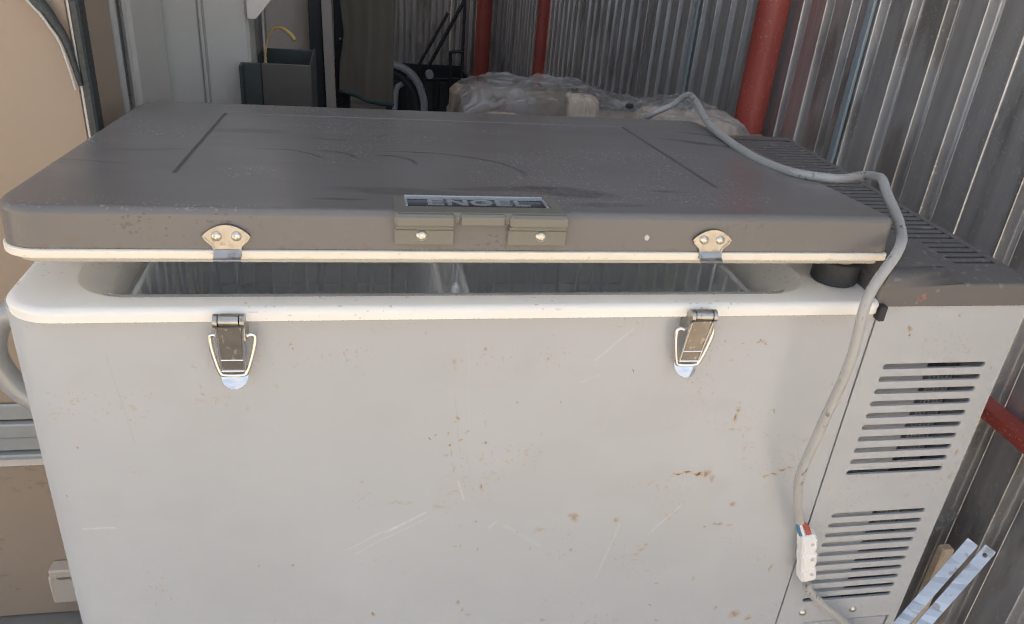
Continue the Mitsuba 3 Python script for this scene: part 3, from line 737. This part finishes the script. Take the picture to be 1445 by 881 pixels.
# ------------------------------------------------------------------ the cooler
A = 'portable_fridge__'
tag('portable_fridge', 'grey portable chest fridge with its dark lid propped slightly open and chrome latches', 'fridge')
outer = Polygon(rr(-0.0055, W, 0, D, (0.030, 0.002, 0.002, 0.03), 10))
inner = Polygon(rr(0.030, 0.575, 0.028, D - 0.03, 0.035, 8))
shell = ext_z(outer.difference(inner), 0.135, Z0 + 0.0060)
base = ext_z(outer, 0.128, 0.1345)
add(A + 'body', cat([shell, base]), 'paint_grey', 30)
lin = Polygon(rr(0.0303, 0.5747, 0.0283, D - 0.0303, 0.0347, 8)).difference(Polygon(rr(0.034, 0.571, 0.032, D - 0.034, 0.031, 8)))
lm = cat([ext_z(lin, 0.335, Z0 + 0.004), ext_z(Polygon(rr(0.031, 0.574, 0.029, D - 0.031, 0.034, 8)), 0.320, 0.3345)])
add(A + 'liner', lm, 'liner_white', 30)
for r_ in range(4):
    for c_ in range(17):
        x0 = 0.067 + c_ * 0.0278
        z1 = Z0 - 0.022 - r_ * 0.040
        add(A + 'liner__panel', bx(x0, x0 + 0.0262, D - 0.0365, D - 0.0338, z1 - 0.0385, z1, 0.0008), 'liner_white', 30)
# rim: rounded outside, falling in a soft funnel to the opening
def rim_ring(o, z, rads):
    return np.c_[rr(-0.0015 + o, 0.6165 - o * 0.6, -0.0085 + o, D + 0.006 - o, rads, 10), np.full(44, z)]
RZ0, RZ1 = Z0 + 0.0034, Z0 + 0.0135
rings = []
def in_ring(x0, x1, y0, y1, r, z): rings.append(np.c_[rr(x0, x1, y0, y1, r, 10), np.full(44, z)])
in_ring(0.012, 0.610, 0.004, D - 0.004, (0.026, 0.008, 0.008, 0.026), RZ0)
rings.append(rim_ring(0.0, RZ0 + 0.0006, (0.034, 0.010, 0.010, 0.034)))
rings.append(rim_ring(0.0, RZ1 - 0.0050, (0.034, 0.010, 0.010, 0.034)))
for k in range(1, 6):
    a = math.pi / 2 * k / 5
    rings.append(rim_ring(0.0050 * (1 - math.cos(a)), RZ1 - 0.0050 + 0.0050 * math.sin(a), (0.031, 0.008, 0.008, 0.031)))
in_ring(0.034, 0.573, 0.0085, D - 0.030, 0.040, RZ1)
in_ring(0.0355, 0.5715, 0.0098, D - 0.0315, 0.040, RZ1 - 0.0006)
in_ring(0.040, 0.567, 0.0130, D - 0.036, 0.038, RZ1 - 0.0050)
in_ring(0.052, 0.555, 0.0185, D - 0.045, 0.035, RZ1 - 0.0110)
in_ring(0.0545, 0.5525, 0.0200, D - 0.047, 0.034, RZ1 - 0.0180)
in_ring(0.0550, 0.5520, 0.0205, D - 0.0475, 0.034, RZ1 - 0.0300)
add(A + 'rim', loft(rings, False, False), 'rim_white', 40)
add(A + 'rim_end_cap', bx(0.6168, 0.6225, -0.0070, 0.006, Z0 - 0.0035, Z0 + 0.0095, 0.001), 'rubber_black', 30)
# wire baskets
def basket(key, x0, x1, y0, y1, zt, zb, lab):
    wires = [tube([(x0, y0, zt), (x1, y0, zt), (x1, y1, zt), (x0, y1, zt), (x0, y0, zt)][i:i + 2], 0.0021, 8) for i in range(4)]
    add(key + '__rail', cat(wires), 'wire_white', 60)
    segs = []
    n = 11
    for s in np.linspace(0.04, 0.96, n):
        yy = y0 + (y1 - y0) * s
        for xx in (x0, x1):
            segs.append(tube([(xx, yy, zt), (xx, yy, (zt + zb) / 2), (xx, yy, zb)], 0.0016, 6))
    for s in np.linspace(0.05, 0.95, 12):
        xx = x0 + (x1 - x0) * s
        segs.append(tube([(xx, y1, zt), (xx, y1, (zt + zb) / 2), (xx, y1, zb)], 0.0016, 6))
    for k, sg in enumerate(segs):
        add(key + '__wire', sg, 'wire_white', 60)
    tag(key, lab, 'basket')
basket('wire_basket', 0.063, 0.286, 0.040, D - 0.060, Z0 - 0.012, Z0 - 0.20, 'white wire basket in the left half of the fridge, seen through the gap')
basket('wire_basket_001', 0.306, 0.542, 0.040, D - 0.060, Z0 - 0.012, Z0 - 0.20, 'white wire basket in the right half of the fridge, seen through the gap')
# small white hook where the two baskets meet
add(A + 'divider', cat([tube(spline([(0.289, 0.060, Z0 - 0.050), (0.295, 0.060, Z0 - 0.022), (0.2965, 0.062, Z0 - 0.004), (0.298, 0.060, Z0 - 0.022), (0.304, 0.060, Z0 - 0.050)], 6), 0.0028, 8)] +
                       [bx(0.2905 + 0.0032 * k, 0.2921 + 0.0032 * k, 0.070 + 0.05 * k, 0.0725 + 0.05 * k, Z0 - 0.18, Z0 - 0.010, 0.0005) for k in range(4)]), 'wire_white', 50)

# lid
XL, XR, LB = 0.0050, 0.611, 0.386
ground = slab(XL, XR, -0.0015, LB, 0.0056, 0.0327, (0.026, 0.005, 0.02, 0.034), 0.0055, 0, 10, 5)
gro = []
def strip(p, q, w, z0, z1):
    p, q = np.array(p), np.array(q); t = (q - p) / np.linalg.norm(q - p); nn = np.array([-t[1], t[0]]) * w / 2
    prof = [(-1, z1), (1, z1), (0.35, z0), (-0.35, z0)]
    return trimesh.convex.convex_hull(np.array([(e[0] + nn[0] * a, e[1] + nn[1] * a, z) for e in (p, q) for a, z in prof]))
gm = solid(ground)
for a, b in (((0.0954, 0.085), (0.0954, 0.3265)), ((0.0954, 0.3265), (0.503, 0.3265)), ((0.503, 0.3265), (0.503, 0.075))):
    gm = gm - solid(strip(a, b, 0.0046, 0.0308, 0.0330))
add(A + 'lid', lid(unman(gm)), 'lid_grey', 28, label='dark grey lid with a square groove pressed into its top')
add(A + 'lid__trim', lid(slab(XL - 0.0010, XR + 0.0002, -0.0038, LB + 0.001, -0.0004, 0.0054, (0.027, 0.004, 0.02, 0.035), 0.0012, 0.0012, 10, 3)), 'trim_cream', 40, label='cream plastic strip round the lid')
add(A + 'lid__gasket', lid(slab(XL + 0.004, XR - 0.004, 0.0005, LB - 0.004, -0.0042, -0.0006, (0.024, 0.004, 0.02, 0.03), 0, 0.0012, 10, 3)), 'gasket_grey', 40)
add(A + 'lid__inner_panel', lid(slab(XL + 0.016, XR - 0.016, 0.013, LB - 0.016, -0.0075, -0.0043, 0.02, 0, 0.003, 8, 3)), 'liner_white', 40)

# badge handle on the lid front
hx0, hx1 = 0.2465, 0.3625
parts = None
def U(m):
    global parts
    parts = solid(m) if parts is None else parts + solid(m)
def prism_x(poly, x0, x1):
    """(y, z) polygon extruded along x."""
    m = trimesh.creation.extrude_polygon(Polygon(poly), x1 - x0, engine='earcut'); v = m.vertices.copy()
    m.vertices = np.c_[v[:, 2] + x0, v[:, 0], v[:, 1]]
    if m.volume < 0: m.invert()
    return m
def hl(m):
    m = m.copy(); m.apply_translation([0, 0, -0.0020]); return lid(m)
def rp_(pts, r):
    return np.array(Polygon(pts).buffer(-r).buffer(r, quad_segs=4).exterior.coords)[:-1]
top_prof = rp_([(-0.0060, 0.0270), (-0.0072, 0.0322), (-0.0048, 0.0350), (0.0045, 0.0360), (0.0290, 0.0362), (0.0325, 0.0320), (0.0250, 0.0270)], 0.0015)
m = prism_x(top_prof, hx0, hx1 - 0.003)
U(m)
for (a, b) in ((hx0, hx0 + 0.0395), (hx1 - 0.0405, hx1)):
    U(bx(a, b, -0.0052, 0.002, 0.0122, 0.0235, 0.0009))
    U(bx(a + 0.0004, b - 0.0004, -0.0066, 0.002, 0.0236 - 0.0004, 0.0262, 0.0007))
    U(bx(a, b, -0.0105, 0.002, 0.0258, 0.0345, 0.0018))
U(bx(hx0 + 0.0420, hx1 - 0.0430, -0.0092, 0.002, 0.0262, 0.0345, 0.0016))
bad = trimesh.convex.convex_hull(np.array([(x_, y_, z_) for (x_, y_) in ((hx0 + 0.0075, 0.0050), (hx1 - 0.0100, 0.0050), (hx1 - 0.0125, 0.0262), (hx0 + 0.0075, 0.0262)) for z_ in (0.0340, 0.0400)]))
parts = parts - solid(bad)
add(A + 'handle', hl(unman(parts)), 'handle_plastic', 32, label='olive grey lid handle with a recessed black nameplate')
add(A + 'handle__badge', hl(bx(hx0 + 0.0080, hx1 - 0.0115, 0.0053, 0.0255, 0.0335, 0.0352, 0.0003)), 'badge_black', 30, label='black nameplate with silver lettering')
frm = [bx(hx0 + 0.0076, hx1 - 0.0126, 0.0240, 0.0260, 0.0351, 0.0380, 0.0004), bx(hx0 + 0.0076, hx0 + 0.0092, 0.0055, 0.0239, 0.0352, 0.0366, 0.0003), bx(hx1 - 0.0131, hx1 - 0.0113, 0.0055, 0.0239, 0.0352, 0.0366, 0.0003)]
add(A + 'handle__badge_frame', hl(cat(frm)), 'badge_frame_silver', 30)
tm = meshkit.text_mesh('ENGEL', 0.0085, 0.0006, True)
ext = tm.bounds
sx = 0.070 / (ext[1][0] - ext[0][0])
tm.apply_translation([-ext[0][0], -ext[0][1], 0]); tm.apply_scale([sx, 1.35, 1])
tm.apply_translation([0.2695, 0.0108, 0.0352])
add(A + 'handle__lettering', hl(tm), 'badge_silver', 30, label='wide silver capital lettering')
def screw(c, r, d=(0, -1, 0)):
    """Pan-head cross screw whose head faces the front."""
    pr_ = [(0.0, 0.55), (0.45, 0.5), (0.8, 0.33), (1.0, 0.05), (1.0, -0.25)]
    n = 20; rings_ = []
    for (a, h) in reversed(pr_[1:]):
        ang = np.linspace(0, 2 * np.pi, n, endpoint=False)
        rings_.append(np.c_[c[0] + a * r * np.cos(ang), np.full(n, c[1] - h * r), c[2] + a * r * np.sin(ang)])
    h_ = solid(loft(rings_))
    for ang in (0.5, 0.5 + math.pi / 2):
        b = trimesh.creation.box(extents=[r * 1.15, r * 0.7, r * 0.34]); b.apply_transform(trimesh.transformations.rotation_matrix(ang, [0, 1, 0])); b.apply_translation([c[0], c[1] - r * 0.48, c[2]])
        h_ = h_ - solid(b)
    return unman(h_)
for sx_ in (hx0 + 0.0178, hx1 - 0.0180):
    add(A + 'handle__screw', hl(screw((sx_, -0.0054, 0.0190), 0.0038)), 'screw_steel', 30)

# strike plates on the lid
def strike(cx):
    pts = [(-0.0138, 0.0148)]
    for k in range(9):
        t = -1 + 2 * k / 8
        pts.append((0.0122 * t, 0.0168 + 0.0052 * (1 - t * t)))
    pts += [(0.0138, 0.0148), (0.0125, 0.0125), (0.0086, 0.0088), (0.0080, 0.0070), (0.0080, 0.0020), (-0.0080, 0.0020), (-0.0080, 0.0070), (-0.0086, 0.0088), (-0.0125, 0.0125)]
    po = Polygon([(cx + a, b) for a, b in pts]).buffer(0.0006, quad_segs=3)
    flat = ext_y(po, -0.0036, -0.0024)
    v = flat.vertices
    rimp = ext_y(po.difference(po.buffer(-0.0011)), -0.0042, -0.0030)
    low = np.array([(-0.0042, 0.0062), (-0.0058, 0.0030), (-0.0072, 0.0018), (-0.0092, 0.0012), (-0.0098, 0.0006), (-0.0088, -0.0004), (-0.0066, 0.0002), (-0.0048, 0.0022), (-0.0034, 0.0058)])
    hook = prism_x(low, cx - 0.0083, cx + 0.0083)
    k = add(A + 'strike_plate', lid(cat([flat, rimp, hook])), 'chrome', 25)
    for s in (-0.0060, 0.0060):
        add(k + '__screw', lid(screw((cx + s, -0.0040, 0.0150), 0.0032)), 'screw_steel', 30)
strike(0.1418); strike(0.4690)

# draw latches on the body
def latch(cx, lean, mat_lever):
    zt = Z0 + 0.0085
    k = add(A + 'latch', cat([cyl((cx - 0.0062, -0.0155, zt), (cx + 0.0062, -0.0155, zt), 0.0040, 18), bx(cx - 0.0064, cx + 0.0064, -0.0125, -0.0090, zt - 0.007, zt + 0.002, 0.0006)]), 'chrome', 40)
    for s in (-1, 1):
        x0 = cx + s * 0.0083
        add(k + '__ear', cat([cyl((x0 - 0.0014, -0.0152, zt - 0.0004), (x0 + 0.0014, -0.0152, zt - 0.0004), 0.0046, 18), bx(x0 - 0.0014, x0 + 0.0014, -0.0152, -0.0002, zt - 0.016, zt - 0.001, 0.0004)]), 'chrome', 40)
    # lever plate: slightly tapering, standing off the panel
    zb = Z0 - 0.0325
    dx = lean
    P4 = [(cx - 0.0080, zt - 0.0045), (cx + 0.0080, zt - 0.0045), (cx + dx + 0.0074, zb), (cx + dx - 0.0074, zb)]
    y_t, y_b = -0.0165, -0.0105
    pts = [(a, (y_t if i < 2 else y_b) + d, z) for i, (a, z) in enumerate(P4) for d in (0, 0.0022)]
    add(k + '__lever', trimesh.convex.convex_hull(np.array(pts)), mat_lever, 30)
    lips = []
    for s in (-1, 1):
        lips.append(tube([(cx + s * 0.0080, y_t - 0.0002, zt - 0.005), (cx + dx * .5 + s * 0.0077, (y_t + y_b) / 2 - 0.0002, (zt + zb) / 2), (cx + dx + s * 0.0074, y_b - 0.0002, zb)], 0.0008, 8))
    lips.append(tube([(cx + dx - 0.0074, y_b - 0.0004, zb), (cx + dx, y_b - 0.0004, zb), (cx + dx + 0.0074, y_b - 0.0004, zb)], 0.0009, 8))
    lips.append(tube([(cx + dx * .8 - 0.0074, y_b - 0.0016, zb + 0.009), (cx + dx * .8, y_b - 0.0016, zb + 0.009), (cx + dx * .8 + 0.0074, y_b - 0.0016, zb + 0.009)], 0.0007, 8))
    add(k + '__lever_edge', cat(lips), 'bright_chrome', 50)
    # wire bail
    bail = spline([(cx - 0.0085, -0.0100, Z0 - 0.0065), (cx - 0.0120, -0.0085, Z0 - 0.0058), (cx - 0.0142, -0.0080, Z0 - 0.0085), (cx + dx * .4 - 0.0132, -0.0085, Z0 - 0.0180), (cx + dx - 0.0092, -0.0090, Z0 - 0.0335), (cx + dx - 0.0060, -0.0090, Z0 - 0.0368),
                   (cx + dx + 0.0060, -0.0090, Z0 - 0.0368), (cx + dx + 0.0092, -0.0090, Z0 - 0.0335), (cx + dx * .4 + 0.0132, -0.0085, Z0 - 0.0180), (cx + 0.0142, -0.0080, Z0 - 0.0085), (cx + 0.0120, -0.0085, Z0 - 0.0058), (cx + 0.0085, -0.0100, Z0 - 0.0065)], 5)
    add(k + '__bail', tube(bail, 0.0015, 10), 'bright_chrome', 60)
    # lower tab, a half disc bent outwards
    tg = np.zeros((12, 17, 3))
    for i_ in range(12):
        for j_ in range(17):
            s_, u_ = i_ / 11, -1 + j_ / 8
            hw = 0.0089 * math.sqrt(max(1 - (0.985 * s_) ** 3.4, 0)) 
            tg[i_, j_] = (cx + dx + hw * u_, -0.0068 - 0.0022 * s_ - 0.0042 * s_ ** 2 + 0.0016 * (hw * u_ / 0.0089) ** 2, Z0 - 0.0368 - 0.0090 * s_)
    tab = thick_grid(tg[:, ::-1], (0, 0.0012, 0))
    add(k + '__tab', tab, 'bright_chrome', 40)
    tag(k, 'chrome draw latch with wire loop', None)
pr('lever_steel', base_color=mikit.proc(lever_col), roughness=0.30, metallic=0.85)
latch(0.1408, -0.0012, 'lever_steel')
latch(0.4672, -0.0012, 'lever_steel')

# side handle, left
hpth = spline([(0.004, 0.105, Z0 - 0.045), (-0.024, 0.105, Z0 - 0.045), (-0.047, 0.105, Z0 - 0.052), (-0.058, 0.105, Z0 - 0.078), (-0.054, 0.105, Z0 - 0.104), (-0.036, 0.105, Z0 - 0.128), (0.004, 0.105, Z0 - 0.145)], 8)
add(A + 'side_handle', tube(hpth, 0.0095, 16), 'rail_grey', 60, label='grey tubular carry handle on the left side')
add(A + 'side_handle__bracket', bx(-0.012, 0.0045, 0.085, 0.125, Z0 - 0.060, Z0 - 0.050, 0.001), 'clip_white', 30)

# compressor section: vented front panel, housing, cover with louvres
CX0, CX1 = W + 0.0012, 0.7545
ZP = Z0 + 0.0062
pan = sbox(CX0, 0.135, CX1 - 0.002, ZP - 0.0004)
slots = []
for k in range(10):
    for (z0_, z1_) in ((0.5306, 0.4216), (0.3725, 0.2660)):
        z = z0_ + (z1_ - z0_) * k / 9
        slots.append(shapely.LineString([(0.6437, z), (0.7338, z)]).buffer(0.0026, quad_segs=4))
pan = pan.difference(unary_union(slots)).difference(sbox(0.651, 0.20, 0.745, 0.2345))
pm = ext_y(pan, 0.0006, 0.0030)
add(A + 'compressor_panel', pm, 'paint_grey', 30, label='grey vented panel with two stacks of ten slots')
side = cat([bx(CX1 - 0.0022, CX1, 0.0006, 0.415, 0.135, ZP - 0.0004, 0.0007), bx(CX0, CX1 - 0.0024, 0.412, 0.415, 0.135, ZP - 0.0004, 0.0005), bx(CX0, CX1 - 0.0024, 0.0032, 0.411, 0.128, 0.1345, 0.0005)])
add(A + 'compressor_housing', side, 'paint_grey', 30)
add(A + 'shroud', bx(CX0 + 0.002, 0.693, 0.012, 0.015, 0.14, ZP - 0.003, 0.0005), 'shroud_grey', 30)
add(A + 'condenser', bx(0.6935, 0.7515, 0.040, 0.11, 0.14, ZP - 0.004, 0.001), 'coil_metal', 30)
for k in range(6):
    for (z0_, z1_) in ((0.540, 0.522), (0.512, 0.405), (0.380, 0.335)):
        add(A + 'condenser__fin', bx(0.7080 + 0.0042 * k, 0.7095 + 0.0042 * k, 0.0220, 0.0398, z1_, z0_, 0.0003), 'fin_metal', 30)
for (x_, z_) in ((0.6457, 0.2489), (0.7003, 0.2477)):
    add(A + 'panel_screw', screw((x_, 0.0002, z_), 0.0038), 'screw_steel', 30)
add(A + 'rating_plate', bx(0.6525, 0.7435, 0.0016, 0.0026, 0.203, 0.2325, 0.0003), 'label_grey', 30)
# cover: front skirt profile (x, z)
ZC = Z0 + 0.0068
lowt, hight = 0.6058, 0.6212
cov = None
def CU(m):
    global cov
    cov = solid(m) if cov is None else cov + solid(m)
LX = 0.6150
CU(slab(LX, CX1 + 0.0006, -0.0012, 0.425, ZC, lowt, (0.003, 0.004, 0.01, 0.004), 0.0022, 0, 5, 4))
pl = [(0.6165, lowt - 0.004), (0.6195, hight - 0.0010), (0.6210, hight), (0.6620, hight), (0.6648, hight - 0.0010), (0.6745, 0.6125), (0.6800, 0.6080), (0.6869, lowt + 0.0001), (0.6869, lowt - 0.004)]
plm = ext_y(Polygon(pl).buffer(-0.0010).buffer(0.0010, quad_segs=4), -0.0012, 0.082)
v = plm.vertices.copy()
back = v[:, 1] > 0.05
v[back & (v[:, 2] > lowt + 0.001), 1] -= 0.010
plm.vertices = v
CU(plm)
# low wall beside the lid, running back
CU(bx(LX + 0.0005, LX + 0.010, 0.06, 0.42, lowt - 0.003, 0.6150, 0.0012))
OP = [(0.7065, 0.7460, 0.0330, 0.0835), (0.6560, 0.7460, 0.0870, 0.4080)]
for (a, b, c_, d_) in OP:
    cov = cov - solid(bx(a, b, c_, d_, 0.57, 0.64, 0.0002)) 
cov = cov - box_pts(0.6205, CX1 - 0.004, 0.003, 0.42, 0.57, lowt - 0.0035)
add(A + 'compressor_cover', unman(cov), 'cover_grey', 30, label='dark grey louvred cover over the compressor')
k = 0
y = 0.0365
while y < 0.405:
    x0 = 0.7055 if y < 0.083 else 0.655
    if abs(y - 0.0853) > 0.004:
        prof = [(y - 0.0030, lowt - 0.0030), (y + 0.0018, lowt - 0.0026), (y + 0.0026, lowt - 0.0016), (y + 0.0026, lowt - 0.0006), (y + 0.0018, lowt), (y - 0.0022, lowt - 0.0002), (y - 0.0030, lowt - 0.0010)]
        add(A + 'compressor_cover__slat', prism_x(prof, x0, 0.7470), 'cover_grey', 30)
    y += 0.01065
add(A + 'cover_tray', bx(0.625, 0.750, 0.012, 0.405, ZP - 0.002, ZP - 0.0005, 0.0005), 'shroud_grey', 30)
for k_, x_ in enumerate((0.05, 0.57)):
    for y_ in (0.06, 0.34):
        add(A + 'foot', cyl((x_, y_, 0.112), (x_, y_, 0.1278), 0.018, 20), 'rubber_black', 40)
for k_, y_ in enumerate((0.06, 0.34)):
    add('timber_bearer' if k_ == 0 else 'timber_bearer_001', bx(-0.05, 0.70, y_ - 0.04, y_ + 0.04, 0.0005, 0.1118, 0.003), 'timber', 30, ['front', 'rear'][k_] + ' timber bearer under the fridge, below the picture', 'bearer')

# stopper that props the lid open
cz = RZ1
add('round_stopper__cap', unman(solid(loft([np.c_[0.5970 + r_ * np.cos(np.linspace(0, 2 * np.pi, 40, endpoint=False)), 0.0345 + r_ * np.sin(np.linspace(0, 2 * np.pi, 40, endpoint=False)), np.full(40, z_)] for r_, z_ in ((0.0165, cz + 0.0003), (0.0178, cz + 0.0012), (0.0180, cz + 0.017), (0.0172, cz + 0.0182))])) - solid(cyl((0.5970, 0.0345, cz + 0.0172), (0.5970, 0.0345, cz + 0.03), 0.0150, 30))), 'rubber_black', 35, label='black cap body')
add('round_stopper__core', cyl((0.5985, 0.0340, cz + 0.0165), (0.5985, 0.0340, cz + 0.0240), 0.0095, 24), 'tan_wood', 40, label='tan core showing above the cap')
tag('round_stopper', 'round black cap with a tan core wedged under the lid at right', 'stopper')

# ------------------------------------------------------------------ power cord
pts = [(0.560, 0.62, 0.45), (0.572, 0.54, 0.560), (0.5835, 0.47, 0.6136), (0.6094, 0.465, 0.630), (0.6225, 0.452, 0.6465), (0.6232, 0.425, 0.6455), (0.6006, 0.3273, 0.6425), (0.5913, 0.2497, 0.6445), (0.5874, 0.1926, 0.647), (0.5892, 0.147, 0.6505), (0.5965, 0.1167, 0.654), (0.6213, 0.1025, 0.6555), (0.6545, 0.116, 0.6545), (0.6548, 0.100, 0.6590), (0.6505, 0.083, 0.6615),
       (0.6419, 0.060, 0.6564), (0.6296, 0.018, 0.6448), (0.6100, -0.012, 0.6385), (0.5837, -0.030, 0.6095), (0.582, -0.035, 0.5589), (0.579, -0.030, 0.4975), (0.5777, -0.025, 0.4443), (0.5870, -0.020, 0.410), (0.5985, -0.015, 0.3830)]
cp = spline(pts, 8)
add('power_cord__cable', tube(cp + 0.0010 * (meshkit.noise(cp * 38, 3)[:, None] - 0.5), 0.0039, 14), 'cord_grey', 60, label='grey cable hanging over the lid and down the front')
p2 = spline([(0.6275, -0.013, 0.3050), (0.634, -0.013, 0.2930), (0.6524, -0.013, 0.274), (0.6881, -0.013, 0.242), (0.72, -0.013, 0.205), (0.74, -0.02, 0.16), (0.75, -0.05, 0.08), (0.76, -0.10, 0.006), (0.80, -0.2, 0.0046)], 8)
add('power_cord__tail', tube(p2, 0.0040, 14), 'cord_grey', 60, label='grey cable leaving the connector at the bottom')
for (mt, o) in (('wire_blue', -0.0042), ('connector_white', -0.0012), ('wire_red', 0.0030), ('wire_red', 0.0050)):
    ps = spline([(0.5975 + 0.25 * o, -0.015, 0.3850), (0.6025 + o, -0.0155, 0.3765), (0.6085 + o, -0.014, 0.3660)], 4)
    add('power_cord__conductor', tube(ps, 0.0015, 8), mt, 60)
blk = solid(bx(-0.0068, 0.0068, -0.0060, 0.0060, -0.0290, 0.0290, 0.0022))
for z_ in (-0.019, 0.0, 0.019):
    blk = blk + solid(bx(-0.0073, 0.0073, -0.0072, 0.0060, z_ - 0.0080, z_ + 0.0080, 0.0020))
    blk = blk - solid(bx(0.0004, 0.0038, -0.012, -0.0045, z_ - 0.0006, z_ + 0.0036, 0.0003))
blk = unman(blk)
blk.apply_transform(trimesh.transformations.rotation_matrix(math.radians(-14), [0, 1, 0]) @ np.eye(4)); 
blk.apply_translation([0.6180, -0.0125, 0.3390])
add('power_cord__connector', blk, 'connector_white', 30, label='white three-way screw connector')
tag('power_cord', 'grey electric cord with a white connector, draped over the lid and down the front', 'cord')

# ------------------------------------------------------------------ loose metal and offcuts at lower right
def angle_strip(p, q, w, key, lab, hole=True):
    p, q = np.array(p, float), np.array(q, float); t = (q - p) / np.linalg.norm(q - p)
    nn = np.array([-0.50, -0.55, 0.85]); nn = nn - t * (nn @ t); nn /= np.linalg.norm(nn); s = np.cross(t, nn)
    L = np.linalg.norm(q - p)
    face = sbox(-w / 2, 0, w / 2, L)
    if hole:
        face = face.difference(Point(0.0, L - 0.010).buffer(0.0026))
    a = trimesh.creation.extrude_polygon(face, 0.0016, engine='earcut')
    b = trimesh.creation.extrude_polygon(sbox(-w / 2, 0, -w / 2 + 0.0016, L), 0.013, engine='earcut'); b.apply_translation([0, 0, -0.013])
    m = cat([a, b])
    m.vertices = p + m.vertices[:, :1] * s + m.vertices[:, 1:2] * t + m.vertices[:, 2:] * nn
    add(key, m, 'galvanised', 30, lab, 'bracket')
def leaning_strip(z0, off, z1, hole, w, key, lab):
    p1 = np.array([0.905, 0.0765, 0.243]) + np.array(off); t = np.array([0.075, 0.0245, 0.093])
    angle_strip(p1 - t * (p1[2] - z0) / t[2], p1, w, key, lab, hole)
leaning_strip(0.004, (-0.0075, 0.002, 0.002), 0, False, 0.0125, 'steel_bracket', 'bright galvanised angle strip, left one of the leaning pair at lower right')
leaning_strip(0.004, (0.0075, -0.0085, 0.001), 0, True, 0.0125, 'steel_bracket_001', 'bright galvanised angle strip with a hole, right one of the leaning pair at lower right')
angle_strip((0.838, 0.20, 0.0), (0.872, 0.092, 0.2790), 0.010, 'steel_bracket_002', 'thin galvanised strip standing just beside the vented panel')
add('wood_offcut', bx(0.896, 0.9115, 0.106, 0.118, 0.0, 0.205, 0.002), 'split_wood', 30, 'tan timber offcut standing behind the two galvanised strips', 'offcut')
